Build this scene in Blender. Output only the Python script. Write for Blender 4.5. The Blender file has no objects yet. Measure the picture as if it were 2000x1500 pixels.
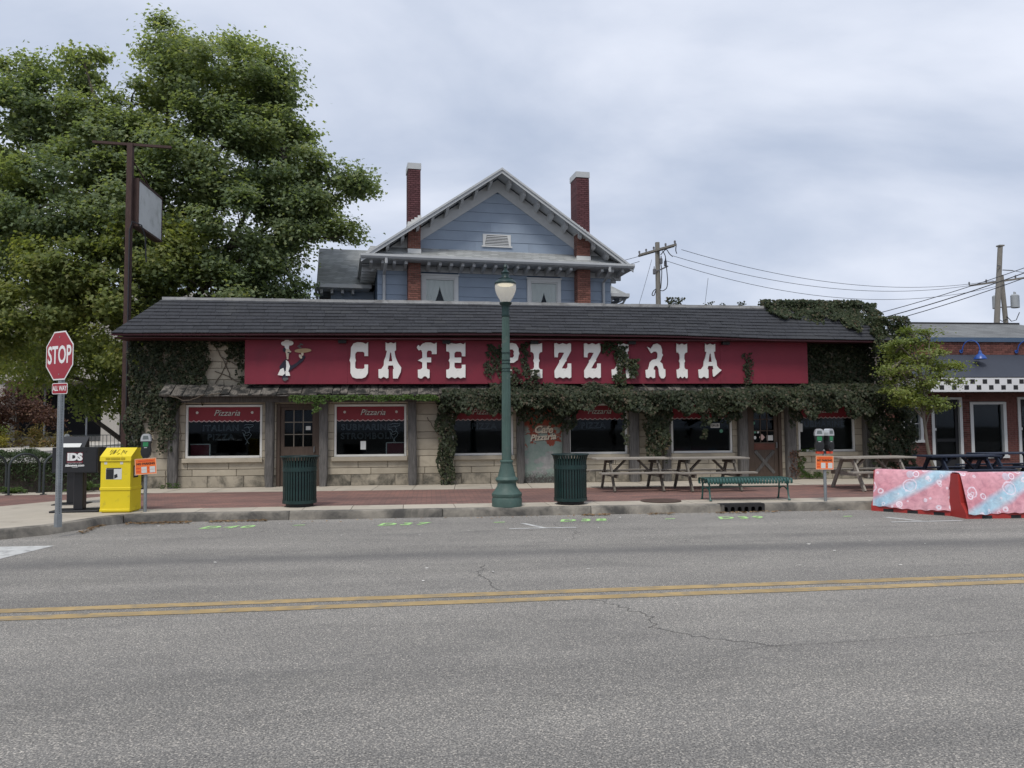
import bpy, bmesh, math, random
import numpy as np
from mathutils import Vector, Matrix, Euler
random.seed(7); np.random.seed(7)
R = math.radians
sc = bpy.context.scene
col = sc.collection

# ------------------------------------------------------------------ camera, sky, sun, exposure
cam_d = bpy.data.cameras.new('camera'); cam = bpy.data.objects.new('camera', cam_d); col.objects.link(cam)
YAW, PITCH, ROLL = R(-6.0), R(3.17), 0.0070
_f = Vector((-math.sin(YAW)*math.cos(PITCH), math.cos(YAW)*math.cos(PITCH), math.sin(PITCH)))
_r = Vector((math.cos(YAW), math.sin(YAW), 0)); _u = _r.cross(_f)
_c, _s = math.cos(ROLL), math.sin(ROLL)
_r2 = _c*_r - _s*_u; _u2 = _s*_r + _c*_u
mw = Matrix.Identity(4)
for i in range(3):
    mw[i][0], mw[i][1], mw[i][2] = _r2[i], _u2[i], -_f[i]
mw[2][3] = 1.65
cam.matrix_world = mw
cam_d.sensor_width = 36; cam_d.lens = 1503/2000*36; cam_d.clip_start = 0.1; cam_d.clip_end = 3000
sc.camera = cam

SUN_EL, SUN_AZ = R(58), R(205)      # azimuth clockwise from +Y (behind the camera, a little to its left)
world = bpy.data.worlds.new('World'); sc.world = world; world.use_nodes = True
wn = world.node_tree; wn.nodes.clear()
def N(nt, t, **kw):
    n = nt.nodes.new(t)
    for k, v in kw.items(): setattr(n, k, v)
    return n
def L(nt, a, b): nt.links.new(a, b)
_out = N(wn, 'ShaderNodeOutputWorld'); _bg = N(wn, 'ShaderNodeBackground'); _bg.inputs['Strength'].default_value = 0.10
_sky = N(wn, 'ShaderNodeTexSky', sky_type='NISHITA'); _sky.sun_disc = False
_sky.sun_elevation = SUN_EL; _sky.sun_rotation = SUN_AZ; _sky.dust_density = 2.0
_tc = N(wn, 'ShaderNodeTexCoord'); _sep = N(wn, 'ShaderNodeSeparateXYZ'); L(wn, _tc.outputs['Generated'], _sep.inputs[0])
_zc = N(wn, 'ShaderNodeMath', operation='MAXIMUM'); L(wn, _sep.outputs['Z'], _zc.inputs[0]); _zc.inputs[1].default_value = 0.0
_za = N(wn, 'ShaderNodeMath', operation='ADD'); L(wn, _zc.outputs[0], _za.inputs[0]); _za.inputs[1].default_value = 0.30
_dx = N(wn, 'ShaderNodeMath', operation='DIVIDE'); L(wn, _sep.outputs['X'], _dx.inputs[0]); L(wn, _za.outputs[0], _dx.inputs[1])
_dy = N(wn, 'ShaderNodeMath', operation='DIVIDE'); L(wn, _sep.outputs['Y'], _dy.inputs[0]); L(wn, _za.outputs[0], _dy.inputs[1])
_cmb = N(wn, 'ShaderNodeCombineXYZ'); L(wn, _dx.outputs[0], _cmb.inputs[0]); L(wn, _dy.outputs[0], _cmb.inputs[1])
_map = N(wn, 'ShaderNodeMapping'); _map.inputs['Location'].default_value = (21.3, 3.1, 0.0); _map.inputs['Rotation'].default_value = (0, 0, R(24)); _map.inputs['Scale'].default_value = (1.15, 1.75, 1)
L(wn, _cmb.outputs[0], _map.inputs[0])
_n1 = N(wn, 'ShaderNodeTexNoise'); _n1.inputs['Scale'].default_value = 0.9; _n1.inputs['Detail'].default_value = 7; _n1.inputs['Roughness'].default_value = 0.52; _n1.inputs['Distortion'].default_value = 0.25
L(wn, _map.outputs[0], _n1.inputs['Vector'])
_ramp = N(wn, 'ShaderNodeValToRGB'); L(wn, _n1.outputs['Fac'], _ramp.inputs['Fac'])
_ramp.color_ramp.interpolation = 'EASE'
_ramp.color_ramp.elements[0].position = 0.30; _ramp.color_ramp.elements[0].color = (3.05, 3.55, 4.55, 1)
_ramp.color_ramp.elements[1].position = 0.72; _ramp.color_ramp.elements[1].color = (5.55, 5.85, 6.6, 1)
_mx = N(wn, 'ShaderNodeMix', data_type='RGBA'); _mx.inputs['Factor'].default_value = 0.96
L(wn, _sky.outputs[0], _mx.inputs['A']); L(wn, _ramp.outputs[0], _mx.inputs['B'])
L(wn, _mx.outputs['Result'], _bg.inputs['Color']); L(wn, _bg.outputs[0], _out.inputs[0])

sun_d = bpy.data.lights.new('sun', 'SUN'); sun = bpy.data.objects.new('sun', sun_d); col.objects.link(sun)
sun_d.energy = 1.5; sun_d.angle = R(15); sun_d.color = (1.0, 0.96, 0.90)
sun.rotation_euler = Vector((-math.sin(SUN_AZ)*math.cos(SUN_EL), -math.cos(SUN_AZ)*math.cos(SUN_EL), -math.sin(SUN_EL))).to_track_quat('-Z', 'Y').to_euler()
sun.location = (0, -20, 40)
vs = sc.view_settings
vs.view_transform = 'Standard'; vs.look = 'None'; vs.exposure = 0.63; vs.gamma = 1.0; vs.use_curve_mapping = False

# ------------------------------------------------------------------ helpers
class MB:
    """collects shapes; build() links them as ONE mesh object"""
    def __init__(s): s.v = []; s.f = []; s.m = []
    def add(s, vs_, fs, mi=0):
        o = len(s.v); s.v += [tuple(p) for p in vs_]
        for f in fs: s.f.append([i+o for i in f]); s.m.append(mi)
        return s
    def box(s, x0, x1, y0, y1, z0, z1, mi=0):
        return s.add([(x0,y0,z0),(x1,y0,z0),(x1,y1,z0),(x0,y1,z0),(x0,y0,z1),(x1,y0,z1),(x1,y1,z1),(x0,y1,z1)],
              [(0,3,2,1),(4,5,6,7),(0,1,5,4),(1,2,6,5),(2,3,7,6),(3,0,4,7)], mi)
    def bbox(s, x0, x1, y0, y1, z0, z1, b=0.01, mi=0):
        """box with chamfered edges"""
        bm = bmesh.new(); bmesh.ops.create_cube(bm, size=1)
        for v in bm.verts:
            v.co = Vector(((x0+x1)/2+v.co.x*(x1-x0), (y0+y1)/2+v.co.y*(y1-y0), (z0+z1)/2+v.co.z*(z1-z0)))
        bmesh.ops.bevel(bm, geom=bm.edges[:], offset=b, segments=1, affect='EDGES')
        s.bm(bm, mi); return s
    def bm(s, bm, mi=0):
        bm.verts.index_update()
        s.add([v.co[:] for v in bm.verts], [[v.index for v in f.verts] for f in bm.faces], mi); bm.free()
    def bar(s, p0, p1, w, h, up=(0,0,1), mi=0):
        """square bar from p0 to p1, w across, h along up"""
        p0, p1 = Vector(p0), Vector(p1); d = (p1-p0).normalized(); u = Vector(up)
        sd = d.cross(u).normalized(); u = sd.cross(d).normalized()
        vs_ = []
        for p in (p0, p1):
            for a, b in ((-1,-1),(1,-1),(1,1),(-1,1)): vs_.append(p + sd*(a*w/2) + u*(b*h/2))
        return s.add(vs_, [(0,1,2,3),(7,6,5,4),(0,4,5,1),(1,5,6,2),(2,6,7,3),(3,7,4,0)], mi)
    def cyl(s, p0, p1, r0, r1=None, n=12, caps=True, mi=0):
        return s.tube([p0, p1], [r0, r0 if r1 is None else r1], n, caps, mi)
    def tube(s, path, r, n=8, caps=True, mi=0):
        path = [Vector(p) for p in path]; k = len(path)
        rs = r if isinstance(r, (list, tuple)) else [r]*k
        vs_ = []; ref = None
        for i, p in enumerate(path):
            d = (path[min(i+1, k-1)] - path[max(i-1, 0)]).normalized()
            if ref is None:
                ref = Vector((1,0,0)) if abs(d.x) < 0.8 else Vector((0,1,0))
            a = (ref - d*ref.dot(d)).normalized(); ref = a; b = d.cross(a)
            for j in range(n):
                t = 2*math.pi*j/n; vs_.append(p + (a*math.cos(t) + b*math.sin(t))*rs[i])
        fs = []
        for i in range(k-1):
            for j in range(n):
                q = (j+1) % n; fs.append((i*n+j, i*n+q, (i+1)*n+q, (i+1)*n+j))
        if caps: fs.append(tuple(range(n-1, -1, -1))); fs.append(tuple(range((k-1)*n, k*n)))
        return s.add(vs_, fs, mi)
    def lathe(s, prof, n=24, c=(0,0,0), mi=0, flute=None):
        vs_ = []; fs = []
        for r, z in prof:
            for j in range(n):
                t = 2*math.pi*j/n; rr = r
                if flute and flute[0] <= z <= flute[1] and j % 2: rr = r*flute[2]
                vs_.append((c[0]+rr*math.cos(t), c[1]+rr*math.sin(t), c[2]+z))
        for i in range(len(prof)-1):
            for j in range(n):
                q = (j+1) % n; fs.append((i*n+j, i*n+q, (i+1)*n+q, (i+1)*n+j))
        fs.append(tuple(range(n-1, -1, -1))); fs.append(tuple(range((len(prof)-1)*n, len(prof)*n)))
        return s.add(vs_, fs, mi)
    def prism(s, poly, d0, d1, plane='xz', mi=0):
        """polygon (no holes) extruded along the third axis between d0 and d1"""
        n = len(poly)
        def P(a, b, d): return (a, d, b) if plane == 'xz' else ((a, b, d) if plane == 'xy' else (d, a, b))
        vs_ = [P(a, b, d0) for a, b in poly] + [P(a, b, d1) for a, b in poly]
        return s.add(vs_, [tuple(range(n)), tuple(range(2*n-1, n-1, -1))] + [(i, i+n, (i+1) % n+n, (i+1) % n) for i in range(n)], mi)
    def build(s, name, mats, parent=None, world=False, smooth=False, loc=None):
        off = wloc(parent) if (world and parent) else Vector((0,0,0))
        me = bpy.data.meshes.new(name)
        me.from_pydata([(x-off.x, y-off.y, z-off.z) for x, y, z in s.v], [], s.f)
        mats = mats if isinstance(mats, (list, tuple)) else [mats]
        for m in mats: me.materials.append(m)
        if len(mats) > 1: me.polygons.foreach_set('material_index', s.m)
        me.update()
        bm = bmesh.new(); bm.from_mesh(me); bmesh.ops.recalc_face_normals(bm, faces=bm.faces[:]); bm.to_mesh(me); bm.free()
        if smooth:
            me.polygons.foreach_set('use_smooth', [True]*len(me.polygons))
            me.set_sharp_from_angle(angle=R(35))
        return link(name, me, parent, loc)
def wloc(o):
    v = Vector((0,0,0))
    while o: v += o.location; o = o.parent
    return v
def link(name, me, parent=None, loc=None, rot=None, scale=None):
    o = bpy.data.objects.new(name, me); col.objects.link(o)
    if parent: o.parent = parent
    if loc is not None: o.location = loc
    if rot is not None: o.rotation_euler = rot
    if scale is not None: o.scale = scale
    return o
def inst(name, me, parent, wpos, rot=None, scale=None):
    """a piece that shares its mesh, placed at a world position under an unrotated parent"""
    return link(name, me, parent, Vector(wpos)-wloc(parent), rot, scale)
def raw_mesh(name, v, f, m):
    me = bpy.data.meshes.new(name); me.from_pydata(v, [], f); me.materials.append(m); me.update(); return me
def tag(o, label=None, cat=None, group=None, kind=None):
    if label: o['label'] = label
    if cat: o['category'] = cat
    if group: o['group'] = group
    if kind: o['kind'] = kind
    return o
def thing(name, label, cat, loc=(0,0,0), rz=0, group=None):
    o = link(name, None, None, loc); o.rotation_euler = (0,0,rz); o.empty_display_size = .2
    return tag(o, label, cat, group)
def copy_tree(o, parent=None):
    c = o.copy(); col.objects.link(c); c.parent = parent
    for ch in list(o.children): copy_tree(ch, c)
    return c
def text_mesh(txt, size, extrude=0.0, bold=0.0, shear=0.0, align='CENTER', spacing=1.0, wire=None):
    cu = bpy.data.curves.new('t', 'FONT'); cu.body = txt; cu.size = size; cu.extrude = extrude; cu.offset = bold; cu.shear = shear
    cu.align_x = align; cu.align_y = 'CENTER'; cu.space_character = spacing; cu.resolution_u = 3
    if wire: cu.fill_mode = 'NONE'; cu.bevel_depth = wire; cu.bevel_resolution = 0; cu.extrude = 0
    ob = bpy.data.objects.new('t', cu); col.objects.link(ob)
    dg = bpy.context.evaluated_depsgraph_get(); me = bpy.data.meshes.new_from_object(ob.evaluated_get(dg))
    bpy.data.objects.remove(ob); bpy.data.curves.remove(cu)
    return me
def text_obj(name, txt, size, m, parent, wpos, rot=(R(90),0,0), sx=1.0, **kw):
    me = text_mesh(txt, size, **kw); me.materials.clear(); me.materials.append(m); me.name = name
    return inst(name, me, parent, wpos, rot, (sx,1,1))

# ------------------------------------------------------------------ materials
def _base(name):
    m = bpy.data.materials.new(name); m.use_nodes = True
    nt = m.node_tree; b = nt.nodes['Principled BSDF']; return m, nt, b
def ramp(nt, fac, stops):
    r = N(nt, 'ShaderNodeValToRGB'); e = r.color_ramp.elements
    while len(e) < len(stops): e.new(0.5)
    for i, (p, c) in enumerate(stops): e[i].position = p; e[i].color = (*c, 1) if len(c) == 3 else c
    L(nt, fac, r.inputs['Fac']); return r.outputs['Color']
def noise(nt, vec, scale, detail=4, rough=.55, dist=0, mapscale=None):
    if mapscale:
        mp = N(nt, 'ShaderNodeMapping'); mp.inputs['Scale'].default_value = mapscale; L(nt, vec, mp.inputs[0]); vec = mp.outputs[0]
    n = N(nt, 'ShaderNodeTexNoise'); n.inputs['Scale'].default_value = scale; n.inputs['Detail'].default_value = detail
    n.inputs['Roughness'].default_value = rough; n.inputs['Distortion'].default_value = dist; L(nt, vec, n.inputs['Vector']); return n.outputs['Fac']
def mixc(nt, a, b, fac, mode='MIX'):
    x = N(nt, 'ShaderNodeMix', data_type='RGBA', blend_type=mode)
    for s_, v in (('A', a), ('B', b)):
        if hasattr(v, 'default_value') or hasattr(v, 'links'): L(nt, v, x.inputs[s_])
        else: x.inputs[s_].default_value = (*v, 1)
    if isinstance(fac, (int, float)): x.inputs['Factor'].default_value = fac
    else: L(nt, fac, x.inputs['Factor'])
    return x.outputs['Result']
def vary(c, k): return tuple(min(1, max(0, x*k)) for x in c)
def mat(name, c, rough=.7, var=.18, scale=3., bump=.0, bscale=40., metal=0., spec=.35, stretch=None, rnd=0., dirt=None, world=False, coat=0.):
    """base colour with soft noise variation, optional per-object variation, dirt blotches and fine bump"""
    m, nt, b = _base(name)
    tc = N(nt, 'ShaderNodeTexCoord')
    if world:
        ge = N(nt, 'ShaderNodeNewGeometry'); vec = ge.outputs['Position']
    else: vec = tc.outputs['Object']
    oi = N(nt, 'ShaderNodeObjectInfo')
    if rnd:
        ad = N(nt, 'ShaderNodeVectorMath', operation='ADD'); sc_ = N(nt, 'ShaderNodeVectorMath', operation='SCALE')
        cx = N(nt, 'ShaderNodeCombineXYZ')
        for i in range(3): L(nt, oi.outputs['Random'], cx.inputs[i])
        L(nt, cx.outputs[0], sc_.inputs[0]); sc_.inputs['Scale'].default_value = 37.0
        L(nt, vec, ad.inputs[0]); L(nt, sc_.outputs[0], ad.inputs[1]); vec = ad.outputs[0]
    f = noise(nt, vec, scale, 5, .6, 0, stretch)
    c_ = ramp(nt, f, [(.25, vary(c, 1-var)), (.75, vary(c, 1+var))])
    if rnd:
        r_ = ramp(nt, oi.outputs['Random'], [(0, (1-rnd,)*3), (1, (1+rnd,)*3)])
        c_ = mixc(nt, c_, r_, 1.0, 'MULTIPLY')
    if dirt:
        dc, ds, lo, hi = dirt
        g = noise(nt, vec, ds, 6, .65, .3)
        gm = N(nt, 'ShaderNodeMapRange'); gm.inputs['From Min'].default_value = lo; gm.inputs['From Max'].default_value = hi; L(nt, g, gm.inputs['Value'])
        c_ = mixc(nt, c_, dc, gm.outputs[0])
    L(nt, c_, b.inputs['Base Color'])
    b.inputs['Roughness'].default_value = rough; b.inputs['Metallic'].default_value = metal; b.inputs['Specular IOR Level'].default_value = spec
    if coat: b.inputs['Coat Weight'].default_value = coat
    if bump:
        bn = noise(nt, vec, bscale, 4, .6, 0, stretch)
        bp = N(nt, 'ShaderNodeBump'); bp.inputs['Strength'].default_value = bump; bp.inputs['Distance'].default_value = .02
        L(nt, bn, bp.inputs['Height']); L(nt, bp.outputs[0], b.inputs['Normal'])
    return m
def leaf_mat(name, ca, cb, cc=None, trans=.35, rough=.55):
    """leaf colour differs from leaf to leaf and slowly through the crown"""
    m, nt, b = _base(name)
    ge = N(nt, 'ShaderNodeNewGeometry'); tc = N(nt, 'ShaderNodeTexCoord')
    c1 = ramp(nt, ge.outputs['Random Per Island'], [(0, ca), (.8, cb), (1, cc or vary(cb, 1.25))])
    n = noise(nt, tc.outputs['Object'], .35, 3)
    c2 = ramp(nt, n, [(.3, (.72,.78,.75)), (.7, (1.25,1.18,1.0))])
    c_ = mixc(nt, c1, c2, 1.0, 'MULTIPLY')
    L(nt, c_, b.inputs['Base Color']); b.inputs['Roughness'].default_value = rough; b.inputs['Specular IOR Level'].default_value = .3
    tr = N(nt, 'ShaderNodeBsdfTranslucent'); L(nt, mixc(nt, c_, (1.0,1.0,.45), 1.0, 'MULTIPLY'), tr.inputs['Color'])
    ms = N(nt, 'ShaderNodeMixShader'); ms.inputs[0].default_value = trans
    L(nt, b.outputs[0], ms.inputs[1]); L(nt, tr.outputs[0], ms.inputs[2])
    L(nt, ms.outputs[0], nt.nodes['Material Output'].inputs['Surface'])
    return m
def glass_mat(name, tint=(.72,.77,.78), fres=1.30):
    m, nt, b = _base(name); nt.nodes.remove(b)
    t = N(nt, 'ShaderNodeBsdfTransparent'); t.inputs[0].default_value = (*tint, 1)
    g = N(nt, 'ShaderNodeBsdfGlossy'); g.inputs['Roughness'].default_value = .03; g.inputs[0].default_value = (.50,.53,.57,1)
    f = N(nt, 'ShaderNodeFresnel'); f.inputs[0].default_value = fres
    ms = N(nt, 'ShaderNodeMixShader'); L(nt, f.outputs[0], ms.inputs[0]); L(nt, t.outputs[0], ms.inputs[1]); L(nt, g.outputs[0], ms.inputs[2])
    L(nt, ms.outputs[0], nt.nodes['Material Output'].inputs['Surface']); return m

M = {}
M['stone'] = mat('limestone', (.37,.325,.25), .85, .16, 2.2, .25, 60, rnd=.13, dirt=((.20,.17,.13), 1.6, .56, .80))
M['stone_base'] = mat('limestone_stained', (.33,.29,.225), .88, .16, 2.2, .3, 60, rnd=.12, dirt=((.085,.078,.062), 1.9, .46, .64))
M['mortar'] = mat('mortar', (.20,.17,.13), .95, .1, 4)
M['shingle'] = mat('asphalt_shingle', (.038,.040,.046), .92, .22, 9, .5, 220, rnd=.15, dirt=((.055,.057,.06), .8, .52, .8))
M['shake'] = mat('weathered_shake', (.135,.122,.105), .9, .65, 7, .6, 30, rnd=.38, stretch=(6,1,1), dirt=((.022,.022,.02), 4, .43, .56))
M['old_wood'] = mat('weathered_post', (.112,.105,.098), .9, .5, 5, .6, 24, stretch=(9,9,.7), rnd=.12)
M['sign_red'] = mat('sign_red', (.180,.018,.034), .6, .16, .7, .05, 30, stretch=(1,1,.25), dirt=((.125,.018,.030), 1.1, .50, .80))
M['letter_white'] = mat('letter_white', (.74,.73,.69), .6, .06, 3, dirt=((.50,.48,.43), 3, .58, .85))
M['trim_white'] = mat('trim_white', (.62,.61,.57), .6, .08, 3, dirt=((.36,.33,.28), 4, .6, .8))
M['black'] = mat('black_paint', (.012,.012,.013), .5, .2, 5)
M['interior'] = mat('dark_interior', (.012,.012,.014), .9, .2, 2)
M['fascia'] = mat('dark_maroon_fascia', (.060,.014,.018), .6, .15, 2)
M['maroon'] = mat('maroon_panel', (.13,.012,.022), .6, .1, 2)
M['glass'] = glass_mat('window_glass')
M['valance'] = mat('valance_red', (.19,.018,.026), .6, .08, 2)
M['neon'] = mat('unlit_neon', (.26,.28,.30), .3, .1, 3)
M['brown_door'] = mat('brown_door', (.075,.052,.038), .6, .3, 5, .2, 30, stretch=(6,6,.8))
M['steel'] = mat('galvanised', (.26,.28,.29), .5, .14, 12, metal=.5)
M['green_metal'] = mat('dark_green_metal', (.006,.026,.0235), .42, .25, 6, spec=.45, dirt=((.022,.036,.033), 7, .55, .78))
M['bench_green'] = mat('bench_green', (.022,.082,.070), .4, .2, 6, spec=.5, dirt=((.05,.085,.075), 9, .55, .75))
M['lamp_green'] = mat('lamp_green', (.058,.100,.086), .55, .22, 4, spec=.35, bump=.08, bscale=25, dirt=((.12,.14,.125), 5, .58, .8))
M['grey_wood'] = mat('grey_table_wood', (.26,.235,.20), .88, .3, 6, .4, 30, stretch=(.7,8,8), rnd=.15)
M['dark_wood'] = mat('dark_table_wood', (.13,.115,.095), .88, .3, 6, .4, 30, stretch=(2,4,4), rnd=.15)
M['blue_wood'] = mat('navy_table_paint', (.012,.019,.038), .6, .2, 6, rnd=.1)
# ------------------------------------------------------------------ setting: ground, road, pavement
def asphalt_mat():
    m, nt, b = _base('asphalt')
    ge = N(nt, 'ShaderNodeNewGeometry'); P = ge.outputs['Position']
    big = noise(nt, P, .5, 5, .6)
    streak = noise(nt, P, 1.0, 6, .62, .2, (.10, 1.1, 1))
    fine = noise(nt, P, 88, 3, .8)
    vor = N(nt, 'ShaderNodeTexVoronoi'); vor.inputs['Scale'].default_value = 100; L(nt, P, vor.inputs['Vector'])
    c = ramp(nt, streak, [(.28, (.205,.197,.185)), (.72, (.305,.291,.270))])
    c = mixc(nt, c, ramp(nt, big, [(.3, (.90,.90,.90)), (.7, (1.06,1.06,1.05))]), 1, 'MULTIPLY')
    c = mixc(nt, c, ramp(nt, fine, [(.32, (.20,.20,.20)), (.5, (.88,.88,.88)), (.68, (2.05,2.0,1.92))]), .92, 'MULTIPLY')
    vr = N(nt, 'ShaderNodeSeparateColor'); L(nt, vor.outputs['Color'], vr.inputs[0])
    c = mixc(nt, c, ramp(nt, vr.outputs[0], [(0, (.60,.60,.60)), (.75, (1.0,1.0,1.0)), (1, (1.8,1.74,1.65))]), .85, 'MULTIPLY')
    # rubber polished into the wheel paths of each lane
    sp = N(nt, 'ShaderNodeSeparateXYZ'); L(nt, P, sp.inputs[0])
    wob = N(nt, 'ShaderNodeMath', operation='MULTIPLY_ADD'); L(nt, big, wob.inputs[0]); wob.inputs[1].default_value = .5; L(nt, sp.outputs['Y'], wob.inputs[2])
    tr = None
    for y0, w_, k in ((10.35, .34, .45), (8.55, .25, .10), (5.9, .5, .12), (4.2, .45, .14)):
        d = N(nt, 'ShaderNodeMath', operation='SUBTRACT'); L(nt, wob.outputs[0], d.inputs[0]); d.inputs[1].default_value = y0
        a = N(nt, 'ShaderNodeMath', operation='ABSOLUTE'); L(nt, d.outputs[0], a.inputs[0])
        mr = N(nt, 'ShaderNodeMapRange'); mr.interpolation_type = 'SMOOTHSTEP'; mr.inputs['From Min'].default_value = 0; mr.inputs['From Max'].default_value = w_*1.6
        mr.inputs['To Min'].default_value = k; mr.inputs['To Max'].default_value = 0; L(nt, a.outputs[0], mr.inputs['Value'])
        if tr is None: tr = mr.outputs[0]
        else:
            s_ = N(nt, 'ShaderNodeMath', operation='ADD'); L(nt, tr, s_.inputs[0]); L(nt, mr.outputs[0], s_.inputs[1]); tr = s_.outputs[0]
    c = mixc(nt, c, (.075,.075,.078), tr)
    mot = noise(nt, P, 2.1, 5, .62, .9, (.6,1.2,1)); c = mixc(nt, c, ramp(nt, mot, [(.30,(.93,.93,.93)), (.5,(1,1,1)), (.70,(1.04,1.04,1.03))]), 1, 'MULTIPLY')
    # oil drips where cars park by the kerb
    oil = noise(nt, P, .8, 5, .6, .6, (.55, 1.6, 1))
    om = N(nt, 'ShaderNodeMapRange'); om.inputs['From Min'].default_value = .56; om.inputs['From Max'].default_value = .74; om.inputs['To Max'].default_value = .30; L(nt, oil, om.inputs['Value'])
    c = mixc(nt, c, (.085,.085,.085), om.outputs[0])
    L(nt, c, b.inputs['Base Color']); b.inputs['Roughness'].default_value = .9; b.inputs['Specular IOR Level'].default_value = .25
    bp = N(nt, 'ShaderNodeBump'); bp.inputs['Strength'].default_value = .6; bp.inputs['Distance'].default_value = .006; L(nt, fine, bp.inputs['Height']); L(nt, bp.outputs[0], b.inputs['Normal'])
    return m
def pave_brick_mat():
    m, nt, b = _base('paving_brick')
    ge = N(nt, 'ShaderNodeNewGeometry'); P = ge.outputs['Position']
    br = N(nt, 'ShaderNodeTexBrick'); L(nt, P, br.inputs['Vector']); br.inputs['Scale'].default_value = 1; br.inputs['Brick Width'].default_value = .205
    br.inputs['Row Height'].default_value = .103; br.inputs['Mortar Size'].default_value = .006; br.inputs['Bias'].default_value = 0
    br.inputs['Color1'].default_value = (.235,.122,.096,1); br.inputs['Color2'].default_value = (.158,.090,.076,1); br.inputs['Mortar'].default_value = (.085,.065,.055,1)
    c = mixc(nt, br.outputs['Color'], ramp(nt, noise(nt, P, .9, 6, .65, .3, (.35, 1.3, 1)), [(.3, (.66,.66,.70)), (.5, (1,1,1)), (.72, (1.32,1.24,1.2))]), 1, 'MULTIPLY')
    L(nt, c, b.inputs['Base Color']); b.inputs['Roughness'].default_value = .85
    bp = N(nt, 'ShaderNodeBump'); bp.inputs['Strength'].default_value = .4; bp.inputs['Distance'].default_value = .006; L(nt, br.outputs['Fac'], bp.inputs['Height']); bp.invert = True; L(nt, bp.outputs[0], b.inputs['Normal'])
    return m
M['asphalt'] = asphalt_mat(); M['pave_brick'] = pave_brick_mat()
M['concrete'] = mat('concrete_slab', (.43,.385,.315), .88, .10, 1.4, .2, 70, rnd=.08, dirt=((.22,.19,.155), 1.1, .54, .80))
M['kerb'] = mat('kerb_concrete', (.27,.245,.205), .9, .22, 2.0, .3, 60, rnd=.12, dirt=((.07,.066,.06), 1.5, .38, .62))
M['joint'] = mat('joint_dirt', (.06,.055,.045), .95, .2, 5)
M['crack'] = mat('crack_dirt', (.105,.10,.094), .95, .2, 5)
M['earth'] = mat('ground_earth', (.10,.095,.08), .95, .2, .3, world=True)
M['far_concrete'] = mat('far_concrete', (.42,.39,.34), .9, .1, .4)
M['mulch'] = mat('mulch', (.045,.032,.022), .95, .3, 3)
M['yellow_line'] = mat('yellow_line_paint', (.37,.265,.125), .8, .25, 3, .2, 90, dirt=((.20,.18,.145), 5, .48, .70))
M['white_paint'] = mat('white_road_paint', (.50,.50,.48), .8, .12, 4, .2, 90, dirt=((.24,.235,.23), 6, .50, .70))
M['green_paint'] = mat('green_spray_paint', (.36,.60,.23), .8, .2, 6, dirt=((.20,.24,.18), 9, .56, .76))

g = MB(); g.add([(-600,-300,-.03),(600,-300,-.03),(600,900,-.03),(-600,900,-.03)], [(0,1,2,3)])
tag(g.build('ground', M['earth']), kind='structure')
road = MB(); road.add([(-160,-18,0),(160,-18,0),(160,14.5,0),(-160,14.5,0)], [(0,1,2,3)])
road = tag(road.build('road', M['asphalt']), kind='structure')
# side street that leaves to the left of the cafe
ss = MB(); ss.add([(-30,14.6,-.006),(-14,14.6,-.006),(-19,120,-.006),(-60,120,-.006)], [(0,1,2,3)])
tag(ss.build('side_street', M['asphalt']), kind='structure')
fp = MB(); fp.prism([(-24,38),(-27.5,52.7),(-28.1,61.4),(-31,76),(-36,100),(-46,120),(-50,120),(-40,86),(-36.2,68),(-36,52),(-33,38)], -.02, .13, 'xy')
tag(fp.build('far_pavement', M['far_concrete']), kind='structure')
bed = MB(); bed.prism([(-60,60),(-36.6,68.4),(-40.2,86),(-44,97),(-80,100)], -.02, .2, 'xy')
tag(bed.build('planting_bed', M['mulch']), kind='structure')

def ribbon(pts, w, z):
    b = MB(); n = len(pts)
    for i in range(n-1):
        a, c = Vector((*pts[i], 0)), Vector((*pts[i+1], 0)); d = (c-a).normalized(); s_ = Vector((-d.y, d.x, 0))*w/2
        b.add([(*(a-s_)[:2], z), (*(c-s_)[:2], z), (*(c+s_)[:2], z), (*(a+s_)[:2], z)], [(0,1,2,3)])
    return b
def line(name, x0, x1, y0, y1, mt, z=.004, sk=0.0):
    b = MB(); n = max(2, int(abs(x1-x0)/.35)); lo = []; hi = []
    for i in range(n+1):
        t = i/n; x = x0+(x1-x0)*t; lo.append((x, y0+sk*t+random.uniform(-.005,.005), z)); hi.append((x, y1+sk*t+random.uniform(-.005,.005), z))
    b.v = lo+hi; b.f = [(i, i+1, n+2+i, n+1+i) for i in range(n)]; b.m = [0]*n
    return b.build(name, mt, road)
line('yellow_line', -40, 60, 7.585-1.0, 7.745-1.0, M['yellow_line'], sk=2.5)
line('yellow_line', -40, 60, 7.285-1.0, 7.445-1.0, M['yellow_line'], sk=2.5)
cw = MB(); cw.add([(-9.5,10.45,.004),(-5.52,10.48,.004),(-5.34,11.69,.004),(-9.5,11.74,.004)], [(0,1,2,3)])
cw.build('crosswalk_bar', M['white_paint'], road)
def tee(x, y, k=1.0):
    b = MB(); b.add([(x,y,.004),(x+.10,y,.004),(x+.36,y-.62,.004),(x+.26,y-.62,.004)], [(0,1,2,3)])
    b.add([(x-.25,y-.70,.0045),(x+.85*k,y-.70,.0045),(x+.85*k,y-.625,.0045),(x-.25,y-.625,.0045)], [(0,1,2,3)])
    b.build('parking_tick', M['white_paint'], road)
tee(1.50, 13.15); tee(7.95, 12.98, 1.2)
for txt, x, y in (('D40', -3.42, 13.42), ('D37', -.50, 13.36), ('D38', 2.62, 13.40), ('D39', 5.45, 13.31)):
    me = text_mesh(txt, .40, bold=.012, spacing=1.35, shear=.25); me.materials.clear(); me.materials.append(M['green_paint'])
    inst('sprayed_number', me, road, (x, y, .005), (0,0,0), (1.0,1.1,1))
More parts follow.
